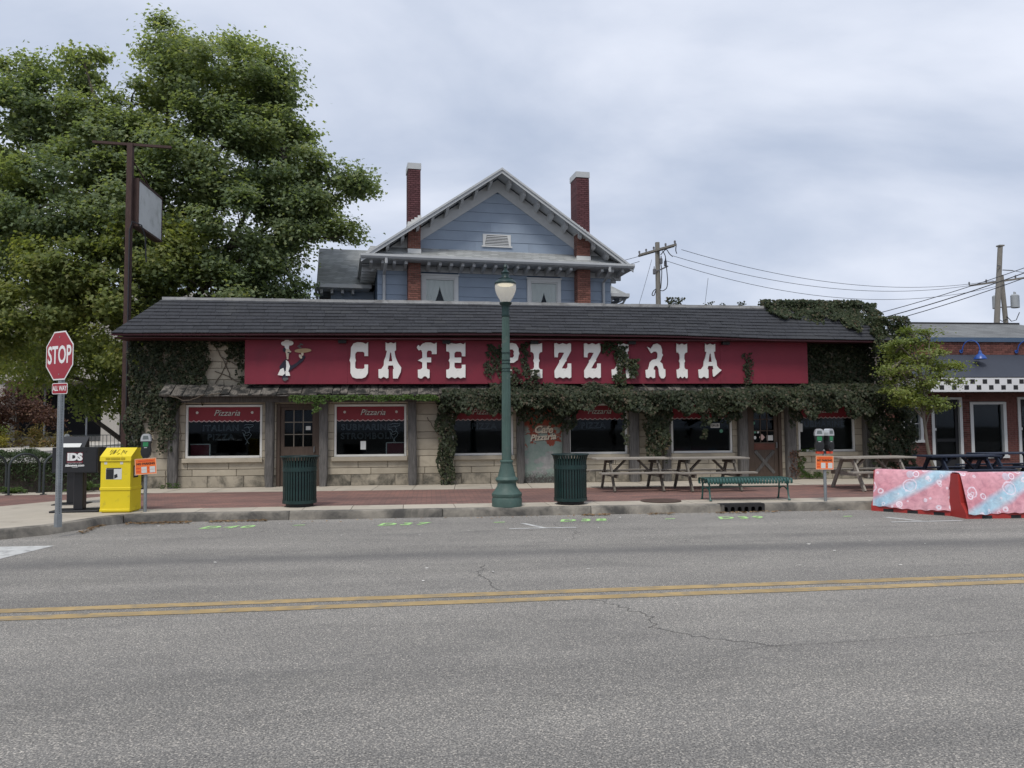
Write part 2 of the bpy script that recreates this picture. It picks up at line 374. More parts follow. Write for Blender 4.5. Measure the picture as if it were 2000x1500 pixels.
for x, y in ((-2.35,13.45), (1.05,13.30), (4.08,13.30), (7.3,13.15)):
    b = MB(); b.add([(x,y,.005),(x+.2,y+.03,.005),(x+.22,y+.09,.005),(x+.05,y+.07,.005)], [(0,1,2,3)]); b.build('spray_dash', M['green_paint'], road)
def crack(pts, w=.008):
    out = []
    for i in range(len(pts)-1):
        a, c = pts[i], pts[i+1]; k = 7
        for j in range(k):
            t = j/k; out.append((a[0]+(c[0]-a[0])*t+random.uniform(-.04,.04), a[1]+(c[1]-a[1])*t+random.uniform(-.03,.03)))
    out.append(pts[-1]); ribbon(out, w, .003).build('crack', M['crack'], road)
crack([(.62,9.3),(.50,8.75),(.62,8.3),(.68,7.85)]); crack([(1.55,7.3),(1.75,6.9),(1.9,6.6),(1.8,6.25),(2.1,5.9),(2.6,5.6)], .007)
crack([(2.05,13.0),(2.25,12.0),(2.05,11.2)], .006); crack([(2.2,5.55),(4.2,5.75),(7.5,5.95)], .004); crack([(-2.6,12.9),(-3.1,12.2),(-4.2,11.8)], .008)

# pavement: joint bed, brick band, concrete slabs, kerb stones
KP = [(-40,11.0),(-14,11.55),(-9,11.85),(-7.3,12.1),(-6.5,12.42),(-6.0,12.9),(-5.74,13.5),(-5.58,14.0),(-5.36,14.24),(-5.0,14.32),(-4.3,14.33),(12,14.12),(60,13.6)]
def offset(path, d):
    out = []
    for i, p in enumerate(path):
        a = Vector(path[max(i-1,0)]); c = Vector(path[min(i+1,len(path)-1)]); t = (c-a).normalized(); out.append((p[0]-t.y*d, p[1]+t.x*d))
    return out
KI = offset(KP, .175)
sw = MB(); poly = KI + [(60,60),(-12.6,60),(-13.2,19.9),(-40,19.9)]
sw.prism(poly, -.02, .128, 'xy'); sidewalk = tag(sw.build('pavement', M['joint']), kind='structure')
bb = MB(); bb.prism([(-5.6,15.24),(60,14.75),(60,18.1),(9,18.45),(-7.0,18.98)], .12, .147, 'xy'); tag(bb.build('brick_paving', M['pave_brick']), kind='structure')
b2 = MB(); b2.prism([(-40,14.8),(-9.2,15.1),(-6.5,18.98),(-40,19.0)], .12, .147, 'xy'); tag(b2.build('corner_brick_paving', M['pave_brick']), kind='structure')
def kerb_y(x): return 14.33-.0129*(x+4.3)
x = -5.18; k = 0
while x < 26:
    w_ = .93+.05*math.sin(k*1.7); b = MB(); y0 = kerb_y(x)+.185; y1 = 15.235-.0075*(x+5.6)
    b.prism([(x,y0),(x+w_-.012,y0-.012),(x+w_-.012-.02,y1-.007),(x-.02,y1)], .10, .150+random.uniform(-.003,.003), 'xy'); b.build('slab', M['concrete'], sidewalk); x += w_; k += 1
x = -7.3; k = 0
while x < 14:
    w_ = .97+.05*math.sin(k*2.1); b = MB(); y0 = 18.99-.033*(x+7)
    b.prism([(x+.05,y0),(x+w_+.035,y0-.03),(x+w_-.012+.14,20.45),(x+.14,20.45)], .10, .150+random.uniform(-.003,.003), 'xy'); b.build('slab', M['concrete'], sidewalk); x += w_; k += 1
cp = [p for p in KI if -40 <= p[0] <= -5.0]
b = MB(); b.prism(cp + [(-5.2,14.52),(-5.22,15.22),(-5.62,15.225),(-7.06,19.0),(-6.5,19.0),(-9.15,15.08),(-40,14.78)][:3] + [(-6.85,18.3),(-7.3,18.3),(-9.15,15.08),(-40,14.78)], .10, .1495, 'xy'); b.build('corner_slab', M['concrete'], sidewalk)
b = MB(); b.prism([(-40,19.02),(-7.4,19.02),(-7.3,21.5),(-8.5,21.5),(-8.7,19.75),(-40,19.75)], .10, .1495, 'xy'); b.build('slab', M['concrete'], sidewalk)
kerb = tag(link('kerb', None), kind='structure')
def along(path, step):
    out = []; acc = 0
    for i in range(len(path)-1):
        a, c = Vector(path[i]), Vector(path[i+1]); l = (c-a).length; n = max(1, int(l/.25)) if l < 40 else 30
        for j in range(n): out.append(a+(c-a)*(j/n))
    out.append(Vector(path[-1])); return out
pts = along(KP, .25); seg = []; d = 0; last = 0
prof = [(0,-.01),(.012,.10),(.03,.138),(.065,.152),(.175,.151),(.175,.0)]
def kerb_stone(seg):
    b = MB(); n = len(prof); vs_ = []
    for i, p in enumerate(seg):
        t = (seg[min(i+1,len(seg)-1)]-seg[max(i-1,0)]).normalized(); nrm = Vector((-t.y, t.x))
        e = .004 if i in (0, len(seg)-1) else 0
        for (o_, z) in prof: q = p+nrm*o_; vs_.append((q.x, q.y, z))
    fs = [tuple(range(n)), tuple(range(len(seg)*n-1, (len(seg)-1)*n-1, -1))]
    for i in range(len(seg)-1):
        for j in range(n):
            q = (j+1) % n; fs.append((i*n+j, (i+1)*n+j, (i+1)*n+q, i*n+q))
    b.add(vs_, fs); b.build('kerb_stone', M['kerb'], kerb, smooth=True)
DR0, DR1 = 5.46, 6.32       # gap for the storm drain
for i in range(len(pts)-1):
    a, c = pts[i], pts[i+1]
    if DR0-.13 < a.x < DR1: 
        if len(seg) > 1: seg.append(Vector((DR0, kerb_y(DR0)))); kerb_stone(seg)
        seg = [Vector((DR1, kerb_y(DR1)))]; d = 0; continue
    if not seg: seg = [a]
    d += (c-a).length
    if d > 2.75:
        e = a+(c-a)*.95; seg.append(e); kerb_stone(seg); seg = [c]; d = 0
    else: seg.append(c)
kerb_stone(seg)
# fallen leaves along the gutter: nobody could count them
v = []; f = []
for (x0, x1, y0, sp, n) in ((-5.45,-4.2,14.22,.10,260), (-3.9,-2.9,14.24,.06,170), (2.75,3.3,14.12,.05,90), (4.0,4.5,14.10,.05,80), (5.3,6.5,14.06,.05,110), (-5.9,-5.4,13.6,.2,60), (-5,12,14.1,.12,120)):
    for _ in range(n):
        px_ = random.uniform(x0,x1); py_ = y0-abs(random.gauss(0,sp)); a = random.uniform(0,6.28); s_ = random.uniform(.012,.03); z = .008+random.random()*.02
        if px_ < -5.3: py_ = random.uniform(12.9,14.0); px_ = -5.66+.05*(13.5-py_)*4*random.random()+random.uniform(0,.12)
        o = len(v)
        for t, r_ in ((0,1.4),(1.57,.6),(3.14,1.4),(4.71,.6)): v.append((px_+math.cos(a+t)*s_*r_, py_+math.sin(a+t)*s_*r_, z+random.uniform(-.006,.012)))
        f.append((o,o+1,o+2,o+3))
M['litter'] = leaf_mat('fallen_leaf', (.16,.085,.04), (.30,.19,.10), (.36,.27,.17), .1)
o = link('fallen_leaves', raw_mesh('fallen_leaves', v, f, M['litter'])); tag(o, 'brown fallen leaves drifted along the gutter by the kerb', 'leaves', kind='stuff')

v = []; f = []; rl_ = random.Random(8)
for _ in range(46):
    px_, py_ = rl_.uniform(-6,9), rl_.uniform(8.2,13.9); s_ = rl_.uniform(.008,.028); a = rl_.uniform(0,6.28); o = len(v)
    for t, r_ in ((0,1.3),(1.4,.8),(3.0,1.2),(4.6,.7)): v.append((px_+math.cos(a+t)*s_*r_, py_+math.sin(a+t)*s_*r_, .006+rl_.uniform(0,.012)))
    f.append((o,o+1,o+2,o+3))
M['bits'] = mat('paper_bits', (.55,.53,.49), .8, .3, 20)
o = link('road_litter', raw_mesh('road_litter', v, f, M['bits'])); tag(o, 'tiny pale scraps scattered over the asphalt', 'litter', kind='stuff')
# storm drain in the kerb and iron cover in the pavement
M['iron'] = mat('cast_iron', (.022,.021,.021), .7, .3, 8, .2, 60)
M['rust_iron'] = mat('rusty_cover', (.075,.047,.036), .8, .3, 6, .4, 70)
yk = kerb_y(5.9)
sd = thing('storm_drain', 'black cast iron kerb drain with six arched openings below the green bench', 'drain', (5.89, yk, 0))
b = MB(); b.box(-.43,.43,.02,.20,.10,.156); b.box(-.43,.43,.16,.20,-.01,.10)
for i in range(7): xx = -.405+i*.135; b.box(xx-.025,xx+.025,-.004,.16,-.01,.10)
for i in range(6):
    xx = -.3375+i*.135
    for sx in (-1,1): b.prism([(xx+sx*.0425,.10),(xx+sx*.0425,.06),(xx+sx*.034,.085),(xx+sx*.018,.10)], -.003, .05, 'xz')
b.box(-.43,.43,-.004,.02,.0995,.150); b.build('drain_casting', M['iron'], sd)
b = MB(); b.box(-.43,.43,.14,.159,-.01,.10); b.build('drain_throat', M['black'], sd)
mc = MB(); mc.lathe([(.38,0),(.40,.0),(.40,.010),(.37,.014),(.34,.010),(.32,.014),(.02,.016)], 32)
mh = mc.build('manhole_cover', M['rust_iron'], smooth=True, loc=(4.54,15.02,.1545)); tag(mh, 'round rusty brown access cover set in the pavement left of the bench', 'manhole cover')
# ------------------------------------------------------------------ the cafe
WY = 20.4
cafe = thing('cafe_building', 'long low limestone cafe with dark shingled mansard roof and weathered wooden posts', 'building', (2.4, WY, .15))
COURSE = [.15]
while COURSE[-1] < 3.95: COURSE += [COURSE[-1]+.29, COURSE[-1]+.46]
WIN = [(-6.23,-4.33), (-2.51,-.65), (.53,2.17), (3.66,5.27), (6.49,8.21), (10.11,11.76)]
DOOR = [(-3.97,-2.88), (8.66,9.62)]
PANEL = (2.46,3.49)
OPEN = [(a, b, .90, 2.28) for a, b in WIN] + [(a, b, .0, 2.28) for a, b in DOOR] + [(PANEL[0], PANEL[1], .0, 2.28)]
XL, XR = -7.3, 12.25
w = MB()
cuts = sorted(OPEN); xx = XL
for a, b, z0, z1 in cuts:
    w.box(xx, a, WY+.03, WY+.30, .12, 2.28)
    if z0 > .5: w.box(a, b, WY+.03, WY+.30, .12, z0)
    xx = b
w.box(xx, XR, WY+.03, WY+.30, .12, 2.28); w.box(XL, XR, WY+.03, WY+.30, 2.28, 4.35)
w.box(XL, XL+.3, WY+.30, 27.4, .12, 4.6); w.box(XR-.3, XR, WY+.30, 27.4, .12, 4.6); w.box(XL, XR, 27.4, 27.7, .12, 4.6)
wall = w.build('wall', M['mortar'], cafe, world=True)
rs = random.Random(3)
for i in range(len(COURSE)-1):
    z0, z1 = COURSE[i], COURSE[i+1]
    iv = [(XL, XR)]
    for a, b, o0, o1 in OPEN:
        if o0 < z1-.01 and o1 > z0+.01:
            iv = [q for p, r_ in iv for q in ((p, min(r_, a)), (max(p, b), r_)) if q[1]-q[0] > .02]
    if z0 > 2.3: iv = [(XL, -4.4), (10.0, XR)]
    for p, r_ in iv:
        L_ = r_-p; n = max(1, round(L_/rs.uniform(.85,1.25))); ed = [p]
        for k in range(1, n): ed.append(p+L_*k/n+rs.uniform(-.16,.16))
        ed.append(r_)
        for k in range(n):
            b = MB(); yo = rs.uniform(0,.007)
            b.bbox(ed[k]+.006, ed[k+1]-.006, WY-yo, WY+.06, z0+.006, z1-.006, .006)
            cx = Vector(((ed[k]+ed[k+1])/2, WY, (z0+z1)/2)); b.v = [(x-cx.x, y-cx.y, z-cx.z) for x, y, z in b.v]
            o = b.build('stone', M['stone_base'] if i == 0 else M['stone'], wall); o.location = cx-wloc(wall)
# room behind the glass
r = MB(); r.box(XL+.3, XR-.3, WY+.30, 24.5, .10, .14); r.box(XL+.3, XR-.3, 24.5, 24.6, .14, 3.0); r.box(XL+.3, XR-.3, WY+.30, 24.5, 3.0, 3.05)
for x in (-4.1,-.2,2.95,5.9,8.45,9.85): r.box(x-.03, x+.03, WY+.5, 24.5, .14, 3.0)
r.build('interior', M['interior'], cafe, world=True)

# windows
def scallop(x0, x1, zt, zb, n):
    pts = [(x0, zt), (x1, zt)]; w_ = (x1-x0)/n
    for i in range(n):
        for j in range(6):
            t = j/5; pts.append((x1-w_*(i+t), zb-.034*math.sin(math.pi*t)))
    return pts
def window(i, x0, x1, neon=None, left_panel=None, wood=False):
    z0, z1 = .90, 2.26; f = .055
    b = MB(); y0, y1 = WY+.015, WY+.10
    fm = M['trim_white'] if not wood else M['trim_white']
    b.box(x0+.004, x0+f, y0, y1, z0+.002, z1); b.box(x1-f, x1-.004, y0, y1, z0+.002, z1); b.box(x0+f, x1-f, y0, y1, z1-f, z1); b.box(x0+f, x1-f, y0-.03, y1, z0+.002, z0+f)
    wd = b.build('window', fm, cafe, world=True)
    b = MB(); b.box(x0+f, x1-f, WY+.066, WY+.072, z0+f, z1-f); b.build('pane', M['glass'], wd, world=True)
    b = MB(); b.bbox(x0-.06, x1+.03, WY-.085, WY+.012, z0-.115, z0-.004, .008); b.build('sill', M['stone'], wd, world=True)
    zt, zb = z1-f-.004, z1-.40
    b = MB(); b.prism(scallop(x0+f+.004, x1-f-.004, zt, zb, max(6, round((x1-x0)/.14))), WY+.055, WY+.063); b.build('valance', M['valance'], wd, world=True)
    b = MB(); n = max(6, round((x1-x0)/.14)); pts = scallop(x0+f+.004, x1-f-.004, zt, zb, n)[2:]
    b.tube([(x, WY+.056, z) for x, z in pts], .010, 5); b.build('valance_trim', M['pale_pink'], wd, world=True)
    cx = (x0+x1)/2
    text_obj('valance_text', 'Pizzaria', .215, M['black'], wd, (cx+.05+.008, WY+.0545, zt-.155-.008), shear=.35, bold=.004)
    text_obj('valance_text', 'Pizzaria', .215, M['script_grey'], wd, (cx+.05, WY+.0535, zt-.155), shear=.35)
    for sx in (-1, 1):
        b = MB(); b.cyl((cx+sx*(x1-x0)*.36, WY+.0545, zt-.14), (cx+sx*(x1-x0)*.36, WY+.051, zt-.14), .034, n=12); b.build('valance_dot', M['script_grey'], wd, world=True)
    if neon:
        for k, line_ in enumerate(neon[0]):
            text_obj('neon_letters', line_, .22, M['neon'], wd, (cx+neon[1], WY+.16, 1.66-k*.235), wire=.0045, spacing=1.15)
        if neon[2] is not None:
            hx = cx+neon[2]; b = MB(); Yn = WY+.16
            for pl in ([(-.10,1.66),(-.02,1.69),(.06,1.68),(.12,1.70),(.14,1.74),(.06,1.75),(-.06,1.75),(-.10,1.73)], [(.0,1.68),(.05,1.62),(.02,1.55),(-.05,1.53),(-.09,1.60),(-.16,1.61)],
                       [(-.06,1.54),(-.10,1.46),(-.05,1.38),(-.02,1.30),(-.06,1.24)], [(.03,1.56),(.09,1.50),(.05,1.42),(.0,1.38),(-.01,1.30),(.04,1.25)], [(-.13,1.55),(-.10,1.48),(-.02,1.46),(.03,1.50)]):
                b.tube([(hx+x, Yn, z) for x, z in pl], .006, 5)
            b.build('neon_figure', M['neon_white'], wd, world=True)
    if left_panel:
        a, c, zt2 = left_panel; b = MB(); b.box(a, c, WY+.22, WY+.25, .96, zt2); b.build('booth_panel', M['maroon'], wd, world=True)
        b = MB(); b.box(a, c, WY+.20, WY+.26, zt2, zt2+.02); e = c if a < cx else a; b.box(e-.012, e+.012, WY+.20, WY+.26, .96, zt2); b.build('booth_trim', M['trim_white'], wd, world=True)
    return wd
M['pale_pink'] = mat('valance_edge', (.55,.42,.40), .6, .1, 3)
M['script_grey'] = mat('script_grey', (.50,.47,.42), .6, .1, 3)
M['neon_white'] = mat('unlit_neon_white', (.55,.56,.56), .3, .05, 3)
wds = []
wds.append(window(0, *WIN[0], (['ITALIAN', 'PIZZA'], -.12, .56), (-6.16, -5.68, 1.24)))
wds.append(window(1, *WIN[1], (['SUBMARINE', 'STROMBOLI'], -.12, .62), (-1.18, -.72, 1.24)))
wds.append(window(2, *WIN[2], (['PIZZA'], .05, None)))
wds.append(window(3, *WIN[3], (['PIZZA'], -.1, None)))
wds.append(window(4, *WIN[4], None))
wds.append(window(5, *WIN[5], (['SUBMARINE'], -.05, None)))
# notices taped inside the glass
M['paper'] = mat('paper', (.60,.60,.57), .8, .05, 3); M['sticker_green'] = mat('sticker_green', (.10,.26,.18), .7, .1, 3); M['sticker_pink'] = mat('sticker_pink', (.55,.38,.33), .7, .1, 3)
M['ink'] = mat('ink', (.02,.02,.022), .7, .1, 3)
def notice(wd, x0, x1, z0, z1, m='paper', y=WY+.060):
    b = MB(); b.box(x0, x1, y, y+.003, z0, z1); return b.build('notice', M[m], wd, world=True)
nt_ = notice(wds[4], 7.62, 7.88, 1.58, 1.70); text_obj('notice_text', 'GRUB', .085, M['ink'], wds[4], (7.74, WY+.058, 1.64), bold=.003)
b = MB(); b.cyl((7.92, WY+.063, 1.49), (7.92, WY+.060, 1.49), .05, n=14); b.build('notice', M['sticker_green'], wds[4], world=True)
notice(wds[5], 10.19, 10.26, 1.45, 1.68); notice(wds[1], -1.84, -1.70, 1.08, 1.30)

# posts, beam and shake awning
def post(x0, x1, seed):
    rr = random.Random(seed); b = MB(); n = 9; vs_ = []; zs = [.15+(2.315-.15)*k/(n-1) for k in range(n)]
    for k, z in enumerate(zs):
        wob = .010 if k < 3 else .004; lean = .012*math.sin(seed)*k/n
        sh = .02 if k == 0 else 0
        for sx, sy in ((x0, WY-.165), (x0+.03, WY-.19), (x1-.03, WY-.19), (x1, WY-.165), (x1, WY-.008), (x0, WY-.008)):
            vs_.append((sx+lean+rr.uniform(-wob,wob)+(sh if sx < (x0+x1)/2 else -sh), sy+rr.uniform(-wob,wob)*(sy < WY-.1), z))
    fs = [tuple(range(5,-1,-1)), tuple(range((n-1)*6, n*6))]
    for k in range(n-1):
        for j in range(6): q = (j+1) % 6; fs.append((k*6+j, k*6+q, (k+1)*6+q, (k+1)*6+j))
    b.add(vs_, fs); b.build('post', M['old_wood'], cafe, world=True)
for k, (a, b_) in enumerate([(-6.61,-6.38),(-4.23,-4.02),(-2.87,-2.66),(-.60,-.38),(.28,.50),(2.25,2.45),(3.48,3.66),(5.29,5.55),(6.22,6.43),(8.34,8.59),(9.70,9.97),(11.96,12.24)]): post(a, b_, k+1)
b = MB()
xs = [-6.72+i*(12.3+6.72)/14 for i in range(15)]
for i in range(14): b.box(xs[i], xs[i+1]-.002, WY-.21+random.uniform(-.006,.006), WY-.03, 2.317+random.uniform(-.006,.006), 2.45)
b.build('beam', M['old_wood'], cafe, world=True)
b = MB(); b.add([(-6.6,20.20,2.74),(12.2,20.20,2.74),(12.2,19.76,2.462),(-6.6,19.76,2.462),(-6.6,20.20,2.70),(12.2,20.20,2.70),(12.2,19.79,2.445),(-6.6,19.79,2.445)], [(0,1,2,3),(4,7,6,5),(3,2,6,7),(0,3,7,4),(1,5,6,2)])
b.box(-6.6,12.2,20.2,WY+.03,2.44,2.76)
aw = b.build('awning', M['old_wood'], cafe, world=True)
x = -6.68; k = 0; rs = random.Random(11)
while x < 12.2:
    w_ = rs.uniform(.17,.40); lo = rs.uniform(-.05,.03); b = MB(); sag = .02*math.sin(x*1.3); th = rs.uniform(.014,.05)
    d = Vector((0,-.46,-.29)).normalized(); up = Vector((0,-.29,.46)).normalized(); tp = Vector((0,20.20,2.755)); bt = Vector((0,19.745,2.466+sag*.5)) + d*lo
    tilt = rs.uniform(-.008,.008)
    q = [tp+Vector((x+.006,0,0)), tp+Vector((x+w_-.008,0,0)), bt+Vector((x+w_-.010,0,0))+d*tilt*2, bt+Vector((x+.006,0,0))-d*tilt*2]
    b.add([p-up*.004 for p in q]+[p+up*(th*(.4 if i < 2 else 1)) for i, p in enumerate(q)], [(0,3,2,1),(4,5,6,7),(0,1,5,4),(1,2,6,5),(2,3,7,6),(3,0,4,7)])
    b.build('shake', M['shake'], aw, world=True); x += w_; k += 1

# mansard roof of lapped shingles
def EZ(x): return np.interp(x, [-7.8,2,6.1,8.9,12.5], [3.99,4.05,4.02,3.935,3.90])
def TZ(x): return 5.0-.0055*(x+6.8)
EY, TY = 19.52, 20.50
EX0, EX1, TX0, TX1 = -7.74, 12.45, -6.86, 11.6
def S(x, t): return Vector((x, EY+(TY-EY)*t, EZ(x)+(TZ(x)-EZ(x))*t))
nrm = Vector((0,-1.0,.98)).normalized()
b = MB(); K = 24
for i in range(K):
    xa, xb = EX0+(EX1-EX0)*i/K, EX0+(EX1-EX0)*(i+1)/K
    ta, tb = TX0+(TX1-TX0)*i/K, TX0+(TX1-TX0)*(i+1)/K
    b.add([S(xa,0), S(xb,0), S(tb,1), S(ta,1)], [(0,1,2,3)])
b.add([S(EX0,0),S(TX0,1),Vector((TX0,26.9,TZ(TX0))),Vector((EX0,27.9,EZ(EX0)))],[(0,1,2,3)])
b.add([S(EX1,0),S(TX1,1),Vector((TX1,26.9,TZ(TX1))),Vector((EX1,27.9,EZ(EX1)))],[(0,1,2,3)])
b.add([S(TX0,1)-Vector((0,0,.05)),S(TX1,1)-Vector((0,0,.05)),Vector((TX1,27,4.85)),Vector((TX0,27,4.85))],[(0,1,2,3)])
b.add([Vector((EX0,27.9,EZ(EX0))),Vector((EX1,27.9,EZ(EX1))),Vector((TX1,26.9,TZ(TX1))),Vector((TX0,26.9,TZ(TX0)))],[(0,1,2,3)])
roof = b.build('roof', M['shingle'], cafe, world=True)
b = MB()
for i in range(K):
    xa, xb = EX0+(EX1-EX0)*i/K, EX0+(EX1-EX0)*(i+1)/K
    b.add([(xa,EY+.02,EZ(xa)-.012),(xb,EY+.02,EZ(xb)-.012),(xb,EY+.02,EZ(xb)-.055),(xa,EY+.02,EZ(xa)-.055),(xa,EY+.06,EZ(xa)-.012),(xb,EY+.06,EZ(xb)-.012),(xb,EY+.06,EZ(xb)-.055),(xa,EY+.06,EZ(xa)-.055)], [(0,1,2,3),(3,2,6,7),(4,7,6,5),(0,4,5,1)])
b.build('fascia', M['fascia'], roof, world=True)
b = MB(); b.box(EX0+.05, EX1-.05, EY+.07, WY+.02, 3.885, 3.905); b.build('soffit', M['fascia'], roof, world=True)
M['flashing'] = mat('silver_flashing', (.30,.30,.295), .6, .4, 1.5, .2, 20, stretch=(1,4,4), dirt=((.16,.155,.15), 2.5, .5, .7))
b = MB()
for i in range(K):
    ta, tb = TX0+(TX1-TX0)*i/K, TX0+(TX1-TX0)*(i+1)/K; j0, j1 = random.uniform(-.008,.008), random.uniform(-.008,.008)
    b.box(ta-.02 if i == 0 else ta, tb-.003, TY-.045, TY+.12, TZ(ta)-.03+j0, TZ(ta)+.045+j1)
b.build('flashing', M['flashing'], roof, world=True)
NC = 10; cand = []; rs = random.Random(5)
for c in range(NC):
    t0, t1 = c/NC, min(1.0, (c+1.25)/NC); x = EX0+(TX0-EX0)*t0 - rs.uniform(0,.3)
    xe = EX1+(TX1-EX1)*t0; x_start = EX0+(TX0-EX0)*t0
    while x < xe:
        w_ = rs.uniform(.30,.52); a = max(x, x_start); e = min(x+w_, xe)
        if e-a > .05: cand.append((c, t0-rs.uniform(0,.007), t1, a, e, rs.uniform(.014,.024)))
        x += w_
cand.sort(key=lambda q: abs(q[3]-1.0)+.2*q[0])
rest = MB()
for k, (c, t0, t1, a, e, th) in enumerate(cand):
    sl0 = (TX0-EX0) if a < EX0+(TX0-EX0)*t0+.02 else 0; sl1 = (TX1-EX1) if e > EX1+(TX1-EX1)*t0-.02 else 0
    p = [S(a+.003,t0), S(e-.003,t0), S(e-.003+sl1*(t1-t0),t1), S(a+.003+sl0*(t1-t0),t1)]
    vs_ = [q+nrm*.002 for q in p]+[p[0]+nrm*(th+.006), p[1]+nrm*(th+.006), p[2]+nrm*.003, p[3]+nrm*.003]
    fs = [(4,5,6,7),(0,1,5,4),(1,2,6,5),(3,0,4,7)]
    if k < 300:
        b = MB(); b.add(vs_, fs); b.build('shingle', M['shingle'], roof, world=True)
    else: rest.add(vs_, fs)
tag(rest.build('shingles', M['shingle'], roof, world=True), kind='stuff')

# doors and the painted panel
M['door_glass'] = M['glass']
def door(x0, x1, cross=False):
    z0, z1 = .16, 2.27; b = MB(); y = WY+.06
    gx0, gx1, gz0, gz1 = x0+.19, x1-.19, 1.17, 2.12
    b.box(x0+.09, gx0, y, y+.045, z0, z1-.08); b.box(gx1, x1-.09, y, y+.045, z0, z1-.08); b.box(gx0, gx1, y, y+.045, gz1, z1-.08)
    b.box(gx0, gx1, y, y+.045, .95, gz0); b.box(gx0, gx1, y+.012, y+.04, z0+.18, .95); b.box(gx0, gx1, y, y+.045, z0, z0+.18)
    d = b.build('door', M['brown_door'], cafe, world=True)
    b = MB(); b.box(x0, x0+.085, WY+.0, WY+.14, .15, z1); b.box(x1-.085, x1, WY+.0, WY+.14, .15, z1); b.box(x0+.085, x1-.085, WY+.0, WY+.14, z1-.075, z1); b.build('door_frame', M['brown_door'], d, world=True)
    pw, ph = (gx1-gx0)/3, (gz1-gz0)/3
    for i in range(3):
        for j in range(3):
            q = MB(); q.box(gx0+i*pw+.012, gx0+(i+1)*pw-.012, y+.02, y+.026, gz0+j*ph+.012, gz0+(j+1)*ph-.012); q.build('pane', M['glass'], d, world=True)
    q = MB()
    for i in (1,2): q.box(gx0+i*pw-.012, gx0+i*pw+.012, y+.005, y+.04, gz0, gz1); q.box(gx0, gx1, y+.007, y+.038, gz0+i*ph-.012, gz0+i*ph+.012)
    q.build('glazing_bars', M['brown_door'] if cross else M['bar_tan'], d, world=True)
    q = MB(); hx = x1-.14; q.tube([(hx,y-.004,1.02),(hx,y-.05,1.03),(hx,y-.05,1.16),(hx,y-.004,1.17)], .011, 8); q.build('handle', M['steel'], d, world=True)
    if cross:
        for p0, p1 in (((gx0+.02,y+.004,.32),(gx1-.02,y+.004,.93)), ((gx0+.02,y-.002,.93),(gx1-.02,y-.002,.32))):
            q = MB(); q.bar(p0, p1, .022, .085, up=(0,0,1)); q.build('brace', M['old_wood'], d, world=True)
        q = MB(); q.box(gx0-.005, gx1+.005, y-.012, y-.001, .965, 1.14); q.build('push_rail', M['red_wood'], d, world=True)
    return d
M['bar_tan'] = mat('glazing_bar', (.17,.15,.12), .7, .2, 4); M['red_wood'] = mat('red_brown_wood', (.10,.035,.022), .6, .3, 4, stretch=(1,6,6))
d1 = door(*DOOR[0]); d2 = door(*DOOR[1], cross=True)
b = MB(); b.box(-3.24,-3.12,WY+.075,WY+.078,1.60,1.70); b.build('notice', M['paper'], d1, world=True)
for x0, x1, z0, z1, m in ((9.22,9.40,1.22,1.36,'paper'), (8.80,8.92,1.42,1.48,'sticker_green'), (8.95,9.0,1.42,1.48,'paper')):
    b = MB(); b.box(x0,x1,WY+.072,WY+.075,z0,z1); b.build('notice', M[m], d2, world=True)
b = MB(); b.prism([(9.0,1.31),(9.085,1.22),(9.17,1.31),(9.085,1.40)], WY+.071, WY+.074); b.build('notice', M['sticker_pink'], d2, world=True)
for cx, cz in ((8.88,1.30), (8.85,1.70)):
    b = MB(); b.cyl((cx,WY+.074,cz),(cx,WY+.071,cz),.045,n=14); b.build('notice', M['paper' if cz < 1.5 else 'sticker_green'], d2, world=True)
